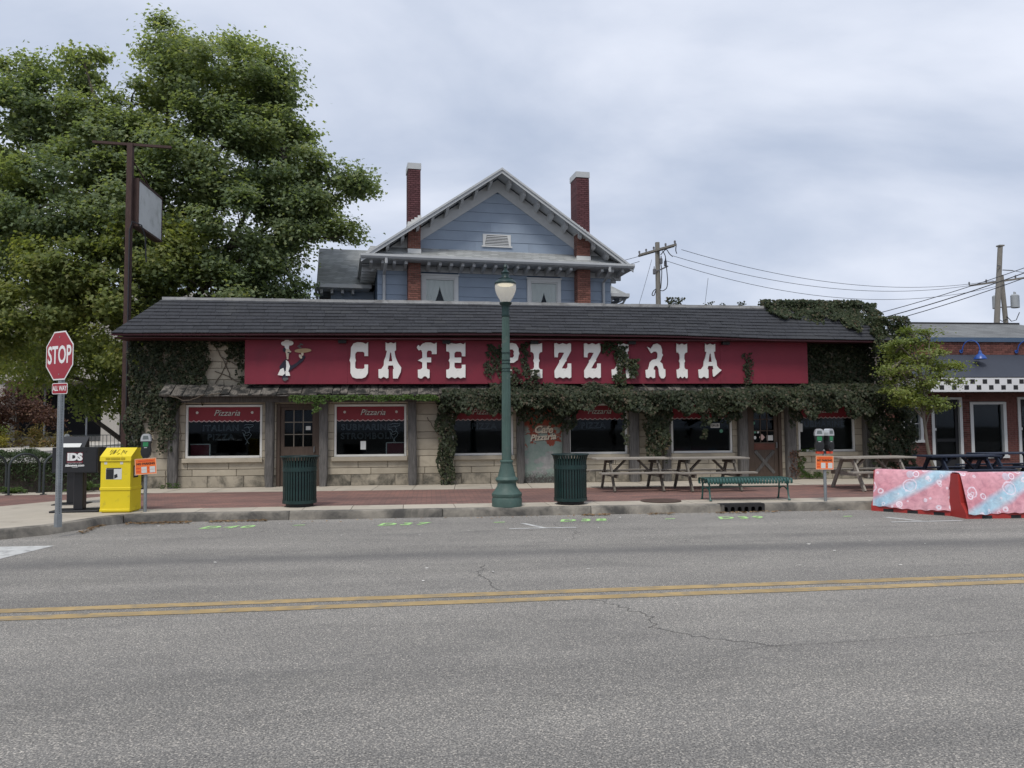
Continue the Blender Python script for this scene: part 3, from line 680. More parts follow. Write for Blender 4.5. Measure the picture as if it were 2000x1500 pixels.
def mural_mat():
    m, nt, b = _base('flaking_mural'); tc = N(nt, 'ShaderNodeTexCoord'); P = tc.outputs['Object']; sp = N(nt, 'ShaderNodeSeparateXYZ'); L(nt, P, sp.inputs[0])
    n1 = noise(nt, P, 3.0, 7, .65, .4); n2 = noise(nt, P, 2.2, 6, .62, .2, (1,1,1.3)); n3 = noise(nt, P, 9, 5, .6)
    grey = ramp(nt, n3, [(.3, (.20,.20,.195)), (.7, (.31,.305,.29))])
    # height where the red paint has flaked off
    a = N(nt, 'ShaderNodeMath', operation='MULTIPLY_ADD'); L(nt, n1, a.inputs[0]); a.inputs[1].default_value = 1.1; L(nt, sp.outputs['Z'], a.inputs[2])
    mr = N(nt, 'ShaderNodeMapRange'); mr.inputs['From Min'].default_value = 1.44; mr.inputs['From Max'].default_value = 1.48; L(nt, a.outputs[0], mr.inputs['Value'])
    red = ramp(nt, n3, [(.3, (.20,.040,.024)), (.7, (.29,.065,.034))])
    teal = N(nt, 'ShaderNodeMapRange'); teal.inputs['From Min'].default_value = .47; teal.inputs['From Max'].default_value = .50; L(nt, n2, teal.inputs['Value'])
    band = N(nt, 'ShaderNodeMapRange'); band.inputs['From Min'].default_value = 1.55; band.inputs['From Max'].default_value = 1.45; L(nt, sp.outputs['Z'], band.inputs['Value'])
    tb = N(nt, 'ShaderNodeMath', operation='MULTIPLY'); L(nt, teal.outputs[0], tb.inputs[0]); L(nt, band.outputs[0], tb.inputs[1])
    c = mixc(nt, mixc(nt, grey, red, mr.outputs[0]), ramp(nt, n3, [(.3, (.17,.235,.20)), (.7, (.245,.285,.25))]), tb.outputs[0])
    bl = noise(nt, P, 26, 4, .7); lowz = N(nt, 'ShaderNodeMapRange'); lowz.inputs['From Min'].default_value = .48; lowz.inputs['From Max'].default_value = .10; L(nt, sp.outputs['Z'], lowz.inputs['Value'])
    mul = N(nt, 'ShaderNodeMath', operation='MULTIPLY'); L(nt, bl, mul.inputs[0]); L(nt, lowz.outputs[0], mul.inputs[1])
    st = N(nt, 'ShaderNodeMapRange'); st.inputs['From Min'].default_value = .22; st.inputs['From Max'].default_value = .5; L(nt, mul.outputs[0], st.inputs['Value'])
    c = mixc(nt, c, (.055,.05,.045), st.outputs[0])
    L(nt, c, b.inputs['Base Color']); b.inputs['Roughness'].default_value = .8
    bp = N(nt, 'ShaderNodeBump'); bp.inputs['Strength'].default_value = .4; bp.inputs['Distance'].default_value = .01; L(nt, n1, bp.inputs['Height']); L(nt, bp.outputs[0], b.inputs['Normal']); return m
M['mural'] = mural_mat(); M['cream'] = mat('cream_lettering', (.60,.52,.40), .7, .1, 6, dirt=((.30,.22,.17), 14, .55, .62))
b = MB(); b.box(PANEL[0]+.004, PANEL[1]-.004, WY-.02, WY+.05, .15, 2.27); mp = b.build('painted_panel', M['mural'], cafe, world=True); mp['label'] = 'flaking red and grey painted panel with cream lettering'
for dx, dz, m, y in ((.014,-.014,'ink',WY-.0215), (0,0,'cream',WY-.0235)):
    text_obj('panel_lettering', 'Cafe', .27, M[m], mp, (2.97+dx, y, 1.56+dz), shear=.3, bold=.010)
    text_obj('panel_lettering', 'Pizzaria', .23, M[m], mp, (2.96+dx, y, 1.36+dz), (R(90), R(-4), 0), shear=.3, bold=.008)

# ------------------------------------------------------------------ the big red sign
sign = thing('sign_board', 'long red sign board with white western letters on the cafe front', 'sign', (2.76, 19.98, 2.77))
ed = [-4.68,-2.12,.38,2.86,5.27,7.74,10.20]
for i in range(6):
    b = MB(); b.box(ed[i]+.002, ed[i+1]-.002, 19.95, 20.01, 2.767, 3.985); b.build('board_panel', M['sign_red'], sign, world=True)
for x in (-4.5,-2.1,.4,2.9,5.3,7.7,10.0):
    b = MB(); b.box(x-.04, x+.04, 20.012, WY, 2.80, 3.95); b.build('sign_bracket', M['black'], sign, world=True)
LT = {
'C': ([(.98,1.0),(.86,.95),(.7,.99),(.4,1.0),(.2,.96),(.07,.85),(.05,.6),(0,.5),(.05,.42),(.05,.15),(.15,.04),(.35,0),(.65,0),(.85,.04),(.98,.15),(.98,.38),(.80,.38),(.80,.29),(.72,.26),(.38,.26),(.29,.30),(.29,.44),(.33,.5),(.29,.56),(.29,.68),(.38,.74),(.72,.74),(.79,.70),(.79,.62),(.98,.62)], None),
'A': ([(.3,1),(.4,.965),(.52,1),(.64,.965),(.74,1),(.74,.78),(.68,.76),(.72,.6),(.78,.5),(.80,.36),(.86,.26),(1,.25),(1,.02),(.92,0),(.81,.05),(.7,0),(.62,.02),(.62,.25),(.66,.27),(.62,.36),(.42,.36),(.38,.27),(.42,.25),(.42,.02),(.34,0),(.22,.05),(.1,0),(0,.02),(0,.25),(.12,.26),(.22,.36),(.24,.5),(.30,.6),(.36,.76),(.3,.78)], [(.43,.47),(.59,.47),(.54,.72),(.49,.72)]),
'F': ([(0,.86),(.08,.93),(.16,.88),(.28,.96),(.45,1),(.7,1),(.88,.96),(1,1),(1,.68),(.76,.68),(.76,.74),(.7,.78),(.56,.78),(.5,.72),(.5,.58),(.72,.58),(.72,.45),(.5,.45),(.5,.27),(.56,.25),(.64,.24),(.64,.02),(.56,0),(.46,.06),(.36,.06),(.26,0),(.16,0),(.06,.03),(.06,.24),(.2,.25),(.28,.29),(.28,.44),(.2,.47),(.06,.5),(.2,.54),(.28,.57),(.28,.72),(.22,.80),(.1,.78)], None),
'E': ([(0,.97),(.1,.94),(.25,.985),(.5,.96),(.75,.985),(.9,.95),(1,1),(1,.62),(.82,.62),(.82,.7),(.75,.75),(.5,.75),(.42,.7),(.42,.58),(.78,.58),(.78,.44),(.42,.44),(.42,.32),(.5,.27),(.75,.27),(.82,.3),(.82,.38),(1,.38),(1,.02),(.88,.03),(.75,0),(.6,.04),(.45,0),(.28,.04),(.12,0),(0,.03),(0,.24),(.12,.25),(.18,.3),(.18,.44),(.12,.5),(.18,.56),(.18,.7),(.12,.75),(0,.76)], None),
'P': ([(0,.97),(.12,.985),(.3,.96),(.6,1),(.85,.97),(1,.85),(1,.76),(1.05,.70),(1,.64),(.95,.52),(.7,.44),(.45,.44),(.45,.26),(.6,.24),(.6,.02),(.5,0),(.4,.05),(.3,.05),(.2,0),(0,.03),(0,.24),(.15,.26),(.18,.3),(.18,.7),(.12,.75),(0,.76)], [(.45,.58),(.65,.58),(.74,.64),(.70,.70),(.74,.76),(.65,.82),(.45,.82)]),
'I': ([(0,1),(.25,.965),(.5,1),(.75,.965),(1,1),(1,.75),(.84,.74),(.72,.69),(.70,.56),(.78,.5),(.70,.44),(.70,.31),(.8,.26),(1,.25),(1,.02),(.86,0),(.7,.055),(.5,.0),(.3,.055),(.14,0),(0,.02),(0,.25),(.2,.26),(.3,.31),(.3,.44),(.22,.5),(.3,.56),(.28,.69),(.16,.74),(0,.75)], None),
'Z': ([(0,.99),(.12,1),(.28,.96),(.5,1),(.72,.96),(.9,1),(1,.98),(1,.78),(.72,.54),(.72,.49),(.64,.46),(.42,.28),(.70,.27),(.79,.32),(.80,.42),(1,.42),(1,.03),(.88,0),(.7,.04),(.5,0),(.3,.04),(.12,0),(0,.03),(0,.22),(.30,.46),(.30,.51),(.38,.54),(.60,.73),(.30,.74),(.21,.70),(.20,.60),(0,.60)], None),
'R': ([(.10,.90),(.26,.85),(.42,.97),(.6,1),(.78,.94),(.85,.82),(.84,.72),(.90,.67),(.84,.62),(.80,.54),(.72,.48),(.85,.42),(.9,.28),(1,.25),(1,.06),(.92,0),(.78,0),(.69,.08),(.65,.28),(.58,.36),(.47,.36),(.40,.30),(.40,.25),(.47,.24),(.47,.02),(.36,0),(.24,.05),(.12,0),(0,.03),(0,.24),(.12,.25),(.17,.35),(.22,.46),(.36,.53),(.55,.55),(.62,.60),(.62,.72),(.55,.77),(.42,.77),(.30,.72),(.22,.78)], None)}
A1 = list(LT['A'][0]); i0 = A1.index((.80,.36)); A1[i0:i0+8] = [(.84,.42),(.97,.30),(.95,.18),(.82,.0),(.62,.0),(.62,.25)]
A3 = list(LT['A'][0]); i0 = A3.index((.80,.36)); A3[i0:i0+8] = [(.80,.36),(.88,.29),(1.0,.235),(.66,.045),(.62,.06),(.62,.25)]
def smooth_poly(p, it=1):
    return p
def letter(key, x0, x1, z0, z1, var=None):
    outer, hole = LT[key]
    if var: outer = var
    cu = bpy.data.curves.new('l', 'CURVE'); cu.dimensions = '2D'; cu.fill_mode = 'BOTH'; cu.extrude = .0225; cu.bevel_depth = .003; cu.bevel_resolution = 0
    for pl in (outer, hole):
        if not pl: continue
        sp = cu.splines.new('POLY'); sp.points.add(len(pl)-1); sp.use_cyclic_u = True
        for i, (a, c) in enumerate(pl): sp.points[i].co = (x0+(x1-x0)*a-(x0+x1)/2, z0+(z1-z0)*c-(z0+z1)/2, 0, 1)
    ob = bpy.data.objects.new('l', cu); col.objects.link(ob)
    me = bpy.data.meshes.new_from_object(ob.evaluated_get(bpy.context.evaluated_depsgraph_get())); bpy.data.objects.remove(ob); bpy.data.curves.remove(cu)
    me.materials.clear(); me.materials.append(M['letter_white'])
    inst('letter', me, sign, ((x0+x1)/2, 19.925, (z0+z1)/2), (R(90),0,0))
for key, x0, x1, var in (('C',-2.07,-1.60,None),('A',-1.34,-.75,A1),('F',-.37,.14,None),('E',.39,.88,None),('P',1.83,2.27,None),('I',2.59,2.89,None),('Z',3.22,3.66,None),('Z',4.01,4.45,None),('A',4.75,5.37,None),('R',5.67,6.20,None),('I',6.52,6.81,None),('A',7.12,7.75,A3)):
    letter(key, x0, x1, 2.905, 3.835, var)
for x in (-2.25,.39,2.68,5.28,7.85):
    b = MB(); b.box(x-.10,x+.10,19.78,19.90,3.80,3.92); b.cyl((x,19.90,3.87),(x,19.95,3.90),.02,n=6); b.build('floodlight', M['black'], sign, world=True)
# plywood cut-out of a cook carrying a tray
M['skin_cream'] = mat('painted_cream', (.58,.50,.38), .6, .06, 4); M['navy'] = mat('painted_navy', (.018,.016,.03), .6, .1, 4); M['tan'] = mat('painted_tan', (.38,.27,.15), .6, .2, 8); M['greyp'] = mat('painted_grey', (.10,.10,.10), .6, .1, 4)
def ell(cx, cz, rx, rz, n=16, a=0):
    return [(cx+rx*math.cos(2*math.pi*i/n)*math.cos(a)-rz*math.sin(2*math.pi*i/n)*math.sin(a), cz+rx*math.cos(2*math.pi*i/n)*math.sin(a)+rz*math.sin(2*math.pi*i/n)*math.cos(a)) for i in range(n)]
b = MB(); b.prism([(-3.82,3.28),(-3.73,3.40),(-3.66,3.47),(-3.60,3.36),(-3.52,3.30),(-3.40,3.37),(-3.27,3.50),(-3.22,3.56),(-3.18,3.53),(-3.24,3.42),(-3.40,3.28),(-3.52,3.20),(-3.60,3.14),(-3.62,3.0),(-3.72,2.92),(-3.76,2.98),(-3.72,3.06),(-3.80,3.10)], 19.925, 19.95); chef = b.build('cook_cutout', M['navy'], sign, world=True)
chef_dz = -.065
def cpart(name, polys, m, d):
    b = MB()
    for i, p in enumerate(polys): b.prism(p, 19.925-d-.0015*i, 19.9245)
    b.build(name, M[m], chef, world=True)
cpart('hat', [ell(-3.70,3.86,.085,.058), ell(-3.57,3.87,.095,.062), ell(-3.64,3.90,.07,.06), [(-3.71,3.84),(-3.58,3.84),(-3.59,3.72),(-3.68,3.72)]], 'letter_white', .006)
cpart('face', [ell(-3.62,3.66,.055,.085), [(-3.66,3.60),(-3.59,3.60),(-3.60,3.46),(-3.64,3.46)], ell(-3.56,3.655,.03,.022)], 'skin_cream', .004)
cpart('moustache', [ell(-3.585,3.625,.045,.014,10,-.3), ell(-3.70,3.70,.035,.06,10)], 'navy', .010)
cpart('apron', [[(-3.66,3.44),(-3.60,3.40),(-3.56,3.28),(-3.60,3.14),(-3.66,3.16),(-3.65,3.30)], [(-3.80,3.20),(-3.72,3.24),(-3.68,3.10),(-3.74,3.04),(-3.86,3.06)], [(-3.68,3.16),(-3.58,3.14),(-3.55,3.04),(-3.66,3.04)]], 'letter_white', .006)
cpart('arm_cuff', [ell(-3.30,3.53,.035,.06,10,.5), ell(-3.255,3.60,.03,.055,10)], 'skin_cream', .006)
cpart('pizza_tray', [ell(-3.24,3.68,.21,.055,20,.05)], 'tan', .008)
cpart('steam', [ell(-3.34,3.80,.05,.02,8,.5), ell(-3.28,3.84,.05,.02,8,-.3), ell(-3.31,3.76,.04,.018,8)], 'greyp', .004)
cpart('shoe', [[(-3.72,2.99),(-3.60,2.99),(-3.60,2.95),(-3.68,2.90),(-3.74,2.94)]], 'greyp', .006)

chef.location.z += chef_dz
# ------------------------------------------------------------------ blue gabled house behind the cafe
def shingle_far_mat(name, c):
    m, nt, b = _base(name); tc = N(nt, 'ShaderNodeTexCoord'); P = tc.outputs['Object']
    sp = N(nt, 'ShaderNodeSeparateXYZ'); L(nt, P, sp.inputs[0])
    ad = N(nt, 'ShaderNodeMath', operation='ADD'); L(nt, sp.outputs['X'], ad.inputs[0]); L(nt, sp.outputs['Y'], ad.inputs[1])
    cx = N(nt, 'ShaderNodeCombineXYZ'); L(nt, ad.outputs[0], cx.inputs[0]); L(nt, sp.outputs['Z'], cx.inputs[1])
    br = N(nt, 'ShaderNodeTexBrick'); L(nt, cx.outputs[0], br.inputs['Vector']); br.inputs['Scale'].default_value = 1; br.inputs['Brick Width'].default_value = .32; br.inputs['Row Height'].default_value = .085
    br.inputs['Mortar Size'].default_value = .008; br.inputs['Color1'].default_value = (*vary(c,.82),1); br.inputs['Color2'].default_value = (*vary(c,1.2),1); br.inputs['Mortar'].default_value = (*vary(c,.5),1)
    cc = mixc(nt, br.outputs['Color'], ramp(nt, noise(nt, P, .8, 4), [(.3,(.85,.85,.85)),(.7,(1.12,1.12,1.12))]), 1, 'MULTIPLY')
    L(nt, cc, b.inputs['Base Color']); b.inputs['Roughness'].default_value = .9
    bp = N(nt, 'ShaderNodeBump'); bp.inputs['Strength'].default_value = .5; bp.inputs['Distance'].default_value = .01; bp.invert = True; L(nt, br.outputs['Fac'], bp.inputs['Height']); L(nt, bp.outputs[0], b.inputs['Normal']); return m
M['siding'] = mat('blue_siding', (.265,.318,.390), .75, .09, 1.5, .1, 40, rnd=.035)
M['siding_gap'] = mat('siding_gap', (.07,.10,.15), .8, .05, 2)
M['grey_trim'] = mat('grey_trim', (.50,.51,.51), .7, .08, 3)
M['soffit'] = mat('soffit_grey', (.46,.48,.50), .8, .08, 3)
M['gutter'] = mat('white_gutter', (.46,.47,.47), .5, .08, 3)
M['grey_shingle'] = shingle_far_mat('grey_roof_shingle', (.29,.30,.295))
M['brick_red'] = mat('chimney_brick', (.20,.085,.064), .85, .2, 6, .3, 60, rnd=.30)
M['brick_dark'] = mat('chimney_brick_painted', (.105,.042,.046), .85, .15, 6, .3, 60, rnd=.20)
M['cement'] = mat('brick_mortar', (.34,.29,.25), .95, .1, 6); M['cement_dark'] = mat('dark_mortar', (.11,.05,.055), .95, .1, 6)
M['curtain'] = mat('white_curtain', (.82,.83,.80), .9, .06, 2)
M['win_white'] = mat('window_white', (.60,.60,.58), .5, .05, 3)
M['clear_glass'] = glass_mat('clear_glass', (.93,.94,.93), 1.35)
HR = .115
house = thing('house', 'blue clapboard house with front gable and two tall brick chimneys behind the cafe', 'house', (2.50, 28.55, .1), HR)
HZ = -.1                                  # local z of world z=0
def hb(name, mb, m, parent=house, smooth=False):
    mb.v = [(x, y, z+HZ) for x, y, z in mb.v]; return mb.build(name, m, parent, smooth=smooth)
HW, GZ, AP, OV = 4.47, 7.73, 11.18, 5.02
SL = (AP-GZ)/OV
b = MB(); b.box(-HW+.02, HW-.02, .03, 10, 0, 7.95); b.prism([(-HW,7.92),(HW,7.92),(0,AP-.145)], .03, 9.9)
hwall = hb('wall', b, M['siding_gap'])
# lapped boards: lower wall and gable
rs = random.Random(21); z = 5.0
hw_win = [(-2.88,-1.51,6.0,7.26), (1.12,2.44,6.0,7.26)]; CH = [(-3.40,-2.94), (2.98,3.50)]
def board(x0, x1, z0, z1, s0=0, s1=0):
    q = MB(); q.add([(x0,.0,z0),(x1,.0,z0),(x1-s1,.012,z1),(x0+s0,.012,z1),(x0,.03,z0),(x1,.03,z0),(x1-s1,.03,z1),(x0+s0,.03,z1)], [(0,1,2,3),(0,4,5,1),(3,2,6,7),(0,3,7,4),(1,5,6,2)])
    hb('siding_board', q, M['siding'], hwall)
while z < 7.34:
    z1 = min(z+.37, 7.36); iv = [(-HW, HW)]
    for a, c, o0, o1 in hw_win:
        if o0 < z1-.02 and o1 > z+.02: iv = [q for p, r_ in iv for q in ((p, min(r_, a)), (max(p, c), r_)) if q[1]-q[0] > .02]
    for p, r_ in iv:
        n = max(1, round((r_-p)/2.4)); ed = [p]+[p+(r_-p)*k/n+rs.uniform(-.4,.4)*(n > 1) for k in range(1, n)]+[r_]
        for k in range(n): board(ed[k]+.002, ed[k+1]-.002, z+.003, z1-.006)
    z = z1
    if z > 7.35: break
z = 8.22
while z < AP-.75:
    z1 = z+.37; hw0 = (AP-.55-z)/SL; hw1 = max(.02, (AP-.55-z1)/SL); n = max(1, round(2*hw0/2.6)); ed = [-hw0]+[-hw0+2*hw0*k/n+rs.uniform(-.5,.5) for k in range(1, n)]+[hw0]
    for k in range(n): board(ed[k]+.002, ed[k+1]-.002, z+.003, z1-.006, hw0-hw1 if k == 0 else 0, hw0-hw1 if k == n-1 else 0)
    z = z1
# trim bands
b = MB(); b.box(-HW-.02, HW+.02, -.03, .0, 7.36, 7.57); hb('frieze', b, M['grey_trim'])
for s_ in (-1, 1):
    b = MB(); d0 = Vector((0,0,AP-.30)); d1 = Vector((s_*OV*.93,0,AP-.30-SL*OV*.93))
    b.add([(0,-.03,AP-.20),(s_*4.7,-.03,AP-.20-SL*4.7),(s_*4.7,-.03,AP-.66-SL*4.7),(0,-.03,AP-.68),(0,.02,AP-.20),(s_*4.7,.02,AP-.20-SL*4.7),(s_*4.7,.02,AP-.66-SL*4.7),(0,.02,AP-.68)], [(0,1,2,3),(3,2,6,7),(4,7,6,5),(0,4,5,1)]); hb('rake_band', b, M['grey_trim'])
# main roof, soffit, rake boards
b = MB()
for s_ in (-1, 1):
    b.add([(0,-.80,AP),(s_*OV,-.80,GZ),(s_*OV,10.4,GZ),(0,10.4,AP),(0,-.80,AP-.10),(s_*OV,-.80,GZ-.10),(s_*OV,10.4,GZ-.10),(0,10.4,AP-.10)], [(0,1,2,3),(4,7,6,5),(0,4,5,1),(1,5,6,2),(3,2,6,7)])
hroof = hb('roof', b, M['grey_shingle'])
b = MB()
for s_ in (-1, 1): b.add([(0,-.74,AP-.104),(s_*(OV-.04),-.74,GZ-.104+SL*.04),(s_*(OV-.04),0,GZ-.104+SL*.04),(0,0,AP-.104),(0,-.74,AP-.14),(s_*(OV-.04),-.74,GZ-.14+SL*.04),(s_*(OV-.04),0,GZ-.14+SL*.04),(0,0,AP-.14)], [(0,1,2,3),(4,7,6,5),(0,4,5,1),(3,2,6,7)])
hb('rake_soffit', b, M['soffit'], hroof)
for s_ in (-1, 1):
    b = MB()
    for y0, y1, t0, t1 in ((-.86,-.805,.02,.22), (-.90,-.861,.02,.10)):
        b.add([(0,y0,AP-t0),(s_*(OV+.06),y0,GZ-t0-SL*.06),(s_*(OV+.06),y0,GZ-t1-SL*.06),(0,y0,AP-t1),(0,y1,AP-t0),(s_*(OV+.06),y1,GZ-t0-SL*.06),(s_*(OV+.06),y1,GZ-t1-SL*.06),(0,y1,AP-t1)], [(0,1,2,3),(3,2,6,7),(4,7,6,5),(0,4,5,1),(1,5,6,2)])
    hb('rake_board', b, M['gutter'], hroof)
    for k in range(9):
        x = s_*(.36+k*.54); zc = AP-.142-SL*abs(x)
        q = MB(); dz = SL*.055
        q.add([(x-.055,-.62,zc-.15+s_*dz),(x+.055,-.62,zc-.15-s_*dz),(x+.055,-.62,zc-s_*dz),(x-.055,-.62,zc+s_*dz),(x-.055,0,zc-.26+s_*dz),(x+.055,0,zc-.26-s_*dz),(x+.055,0,zc-s_*dz),(x-.055,0,zc+s_*dz)], [(0,1,2,3),(0,4,5,1),(4,7,6,5),(0,3,7,4),(1,5,6,2)])
        hb('bracket', q, M['grey_trim'])
# skirt roof across the gable foot with gutter and brackets
b = MB(); b.add([(-OV+.05,-.82,GZ-.03),(OV-.05,-.82,GZ-.03),(HW+.25,.02,8.25),(-HW-.25,.02,8.25)], [(0,1,2,3)]); b.add([(-OV+.05,-.82,GZ-.10),(OV-.05,-.82,GZ-.10),(OV-.05,.02,GZ-.10),(-OV+.05,.02,GZ-.10)], [(0,3,2,1)])
sk = hb('skirt_roof', b, M['grey_shingle'])
for a_ in ((-OV, OV, -.80, .0, GZ-.14, GZ-.104), (-OV, -HW, 0, 9.6, GZ-.20, GZ-.16), (HW, OV, 0, 9.6, GZ-.20, GZ-.16)):
    b = MB(); b.box(*a_); hb('eave_soffit', b, M['soffit'])
b = MB(); pr = [(-.95,GZ+.03),(-.82,GZ+.03),(-.82,GZ-.12),(-.90,GZ-.12),(-.95,GZ-.05)]
b.prism(pr, -OV-.08, OV+.08, 'yz'); hb('gutter', b, M['gutter'])
for a_ in (-OV-.10, OV+.002):
    b = MB(); b.box(a_, a_+.098, -.815, 10, GZ-.14, GZ+.01); hb('gutter', b, M['gutter'])
for k in range(24):
    x = -4.72+k*.41; q = MB(); q.add([(x-.05,-.70,GZ-.25),(x+.05,-.70,GZ-.25),(x+.05,-.70,GZ-.142),(x-.05,-.70,GZ-.142),(x-.05,-.02,GZ-.36),(x+.05,-.02,GZ-.36),(x+.05,-.02,GZ-.142),(x-.05,-.02,GZ-.142)], [(0,1,2,3),(0,4,5,1),(4,7,6,5),(0,3,7,4),(1,5,6,2)])
    if not any(a-.07 < x < c+.07 for a, c in CH): hb('bracket', q, M['grey_trim'])
for s_ in (-1, 1):
    for k in range(16):
        y = .4+k*.55; q = MB(); q.box(min(s_*HW, s_*(HW+.55)), max(s_*HW, s_*(HW+.55)), y-.05, y+.05, GZ-.36, GZ-.202); hb('bracket', q, M['grey_trim'])
    q = MB(); x = s_*4.20 if s_ < 0 else 4.12
    q.tube([(x,-.88,GZ-.10),(x,-.88,GZ-.25),(x+.03*s_,-.50,GZ-.40),(x+.03*s_,-.06,GZ-.55),(x+.03*s_,-.06,5.0)], .055, 8); hb('downspout', q, M['gutter'])
# chimneys
bw, bh = .165, .0765
def chimney(x0, x1, top):
    y0, y1 = -.42, .35; b = MB(); b.box(x0+.012, x1-.012, y0+.012, y1, 4.9, 9.05); b.box(x0+.012, x1-.012, y0+.012, y1, 9.05, top, 1)
    ch = hb('chimney', b, [M['cement'], M['cement_dark']])
    me = {}; 
    for nm, m in (('r', M['brick_red']), ('d', M['brick_dark'])):
        q = MB(); q.box(-.5,.5,-.5,.5,-.5,.5); me[nm] = raw_mesh('brick', q.v, q.f, m)
    z = 6.05; row = 0; W = x1-x0
    split = 9.0
    while z < top-.08:
        cuts = [0, W*.4, W*.8, W] if row % 2 else [0, W*.2, W*.6, W]
        for k in range(3):
            xa, xb = x0+cuts[k], x0+cuts[k+1]
            o = link('brick', me['d' if z > split else 'r'], ch, ((xa+xb)/2, (y0+y1)/2-.02, z+bh/2+HZ), None, (xb-xa-.013, y1-y0, bh-.014))
        z += bh; row += 1
    q = MB(); q.box(x0-.015, x1+.015, y0-.035, y1+.03, top-.02, top+.20); hb('chimney_cap', q, M['gutter'], ch)
    q = MB(); q.box(x0-.012, x1+.012, y0-.034, y0+.1, 7.80, 8.10); 
    hb('chimney_flashing', q, M['win_white'], ch); q = MB(); rz = AP-SL*abs((x0+x1)/2)
    for k, dx in enumerate((0,.12,.24,.36)): 
        xa = x0-.02+dx if x0 > 0 else x1+.02-dx; e = .13 if x0 > 0 else -.13
        q.box(min(xa, xa+e), max(xa, xa+e), y0-.036-.002*k, y1+.02, rz-.15-SL*(dx-.2), rz+.16-SL*(dx-.25))
    hb('chimney_flashing', q, M['win_white'], ch)
chimney(CH[0][0], CH[0][1], 11.06); chimney(CH[1][0], CH[1][1], 11.16)
# windows with curtains, gable vent
for a, c, z0, z1 in hw_win:
    q = MB(); t = .13
    q.box(a, a+t, -.05, .06, z0, z1); q.box(c-t, c, -.05, .06, z0, z1); q.box(a+t, c-t, -.05, .06, z1-t, z1); q.box(a-.03, c+.03, -.075, -.0505, z1-.03, z1+.03)
    q.box(a+t, a+t+.045, -.02, .04, z0, z1-t); q.box(c-t-.045, c-t, -.02, .04, z0, z1-t); q.box(a+t+.045, c-t-.045, -.02, .04, z1-t-.05, z1-t)
    wn_ = hb('window', q, M['win_white'], hwall)
    q = MB(); q.box(a+t+.045, c-t-.045, .0, .006, z0, z1-t-.05); hb('pane', q, M['clear_glass'], wn_)
    q = MB(); q.box(a+.02, c-.02, .0255, .0285, z0, z1-.02); hb('room_shade_sheet', q, M['interior'], wn_)  # near-black sheet behind the curtains: shade of the unlit room as colour
    for s_ in (-1, 1):
        q = MB(); xo = a+t+.05 if s_ < 0 else c-t-.05; n = 22; vs_ = []
        for zi in range(9):
            tz = zi/8; z = z1-t-.06-(z1-t-.06-z0)*tz; wd_ = .50*(1-.62*tz**1.6)+.03
            for i in range(n): u_ = i/(n-1); vs_.append((xo-s_*wd_*u_, .019+.004*math.sin(u_*17+tz), z))
        fs = [(zi*n+i, zi*n+i+1, (zi+1)*n+i+1, (zi+1)*n+i) for zi in range(8) for i in range(n-1)]
        q.add(vs_, fs); hb('curtain', q, M['curtain'], wn_)
q = MB(); q.box(-.57,.50,-.03,.0,8.42,8.88); q.box(-.62,.55,-.045,-.0301,8.39,8.44); vent = hb('gable_vent', q, M['win_white'], hwall)
q = MB(); q.prism([(-.50,8.47),(.43,8.47),(.36,8.83),(-.43,8.83)], -.032, -.0305); hb('vent_back', q, M['ink'], vent)
for k in range(6):
    q = MB(); zz = 8.48+k*.058; xw = .455-.011*k; q.add([(-.035-xw,-.034,zz),(-.035+xw,-.034,zz),(-.035+xw,-.060,zz-.012),(-.035-xw,-.060,zz-.012),(-.035-xw,-.034,zz+.03),(-.035+xw,-.034,zz+.03)], [(0,1,2,3),(3,2,5,4),(0,3,4),(1,5,2)]); hb('vent_slat', q, M['gutter'], vent)
# side wings
b = MB(); b.box(-6.15, -HW, 3.0, 9.0, 0, 7.1); hb('wing_wall', b, M['siding'])
b = MB(); b.box(HW, 5.4, 3.2, 9.0, 0, 7.1); hb('wing_wall', b, M['siding'])
b = MB()
b.add([(-6.68,2.35,7.22),(-4.2,2.35,7.22),(-4.2,5.6,9.35),(-6.68,5.6,9.35),(-6.68,8.9,7.22),(-4.2,8.9,7.22)], [(0,1,2,3),(3,2,5,4),(0,3,4)]); hb('wing_roof', b, M['grey_shingle']); b = MB()
b.add([(3.9,2.35,7.22),(6.05,2.35,7.22),(6.05,8.9,7.22),(3.9,8.9,7.22),(3.9,5.6,9.2),(4.2,5.6,9.2)], [(0,1,5,4),(1,2,5),(2,3,4,5)])
hb('wing_roof', b, M['grey_shingle'])
for x0, x1, xe in ((-6.73,-4.6,-6.77), (4.6,6.12,6.06)):
    b = MB(); b.box(x0, x1, 2.24, 2.36, 7.08, 7.22); hb('wing_gutter', b, M['gutter'])
    b = MB(); b.box(x0+.06, x1-.06, 2.37, 3.1, 7.06, 7.10); hb('wing_soffit', b, M['soffit'])
    b = MB(); b.box(xe, xe+.08, 2.361, 8.9, 7.05, 7.2); hb('wing_gutter', b, M['gutter'])
for x in (-6.5,-6.1,-5.7,-5.3,5.0,5.4,5.8):
    q = MB(); q.box(x-.05, x+.05, 2.5, 3.2, 6.90, 7.058); hb('bracket', q, M['grey_trim'])
q = MB(); q.tube([(6.05,2.45,7.1),(5.95,2.6,6.85),(5.55,3.05,6.7),(5.45,3.12,6.5),(5.45,3.12,5)], .05, 8); hb('downspout', q, M['gutter'])

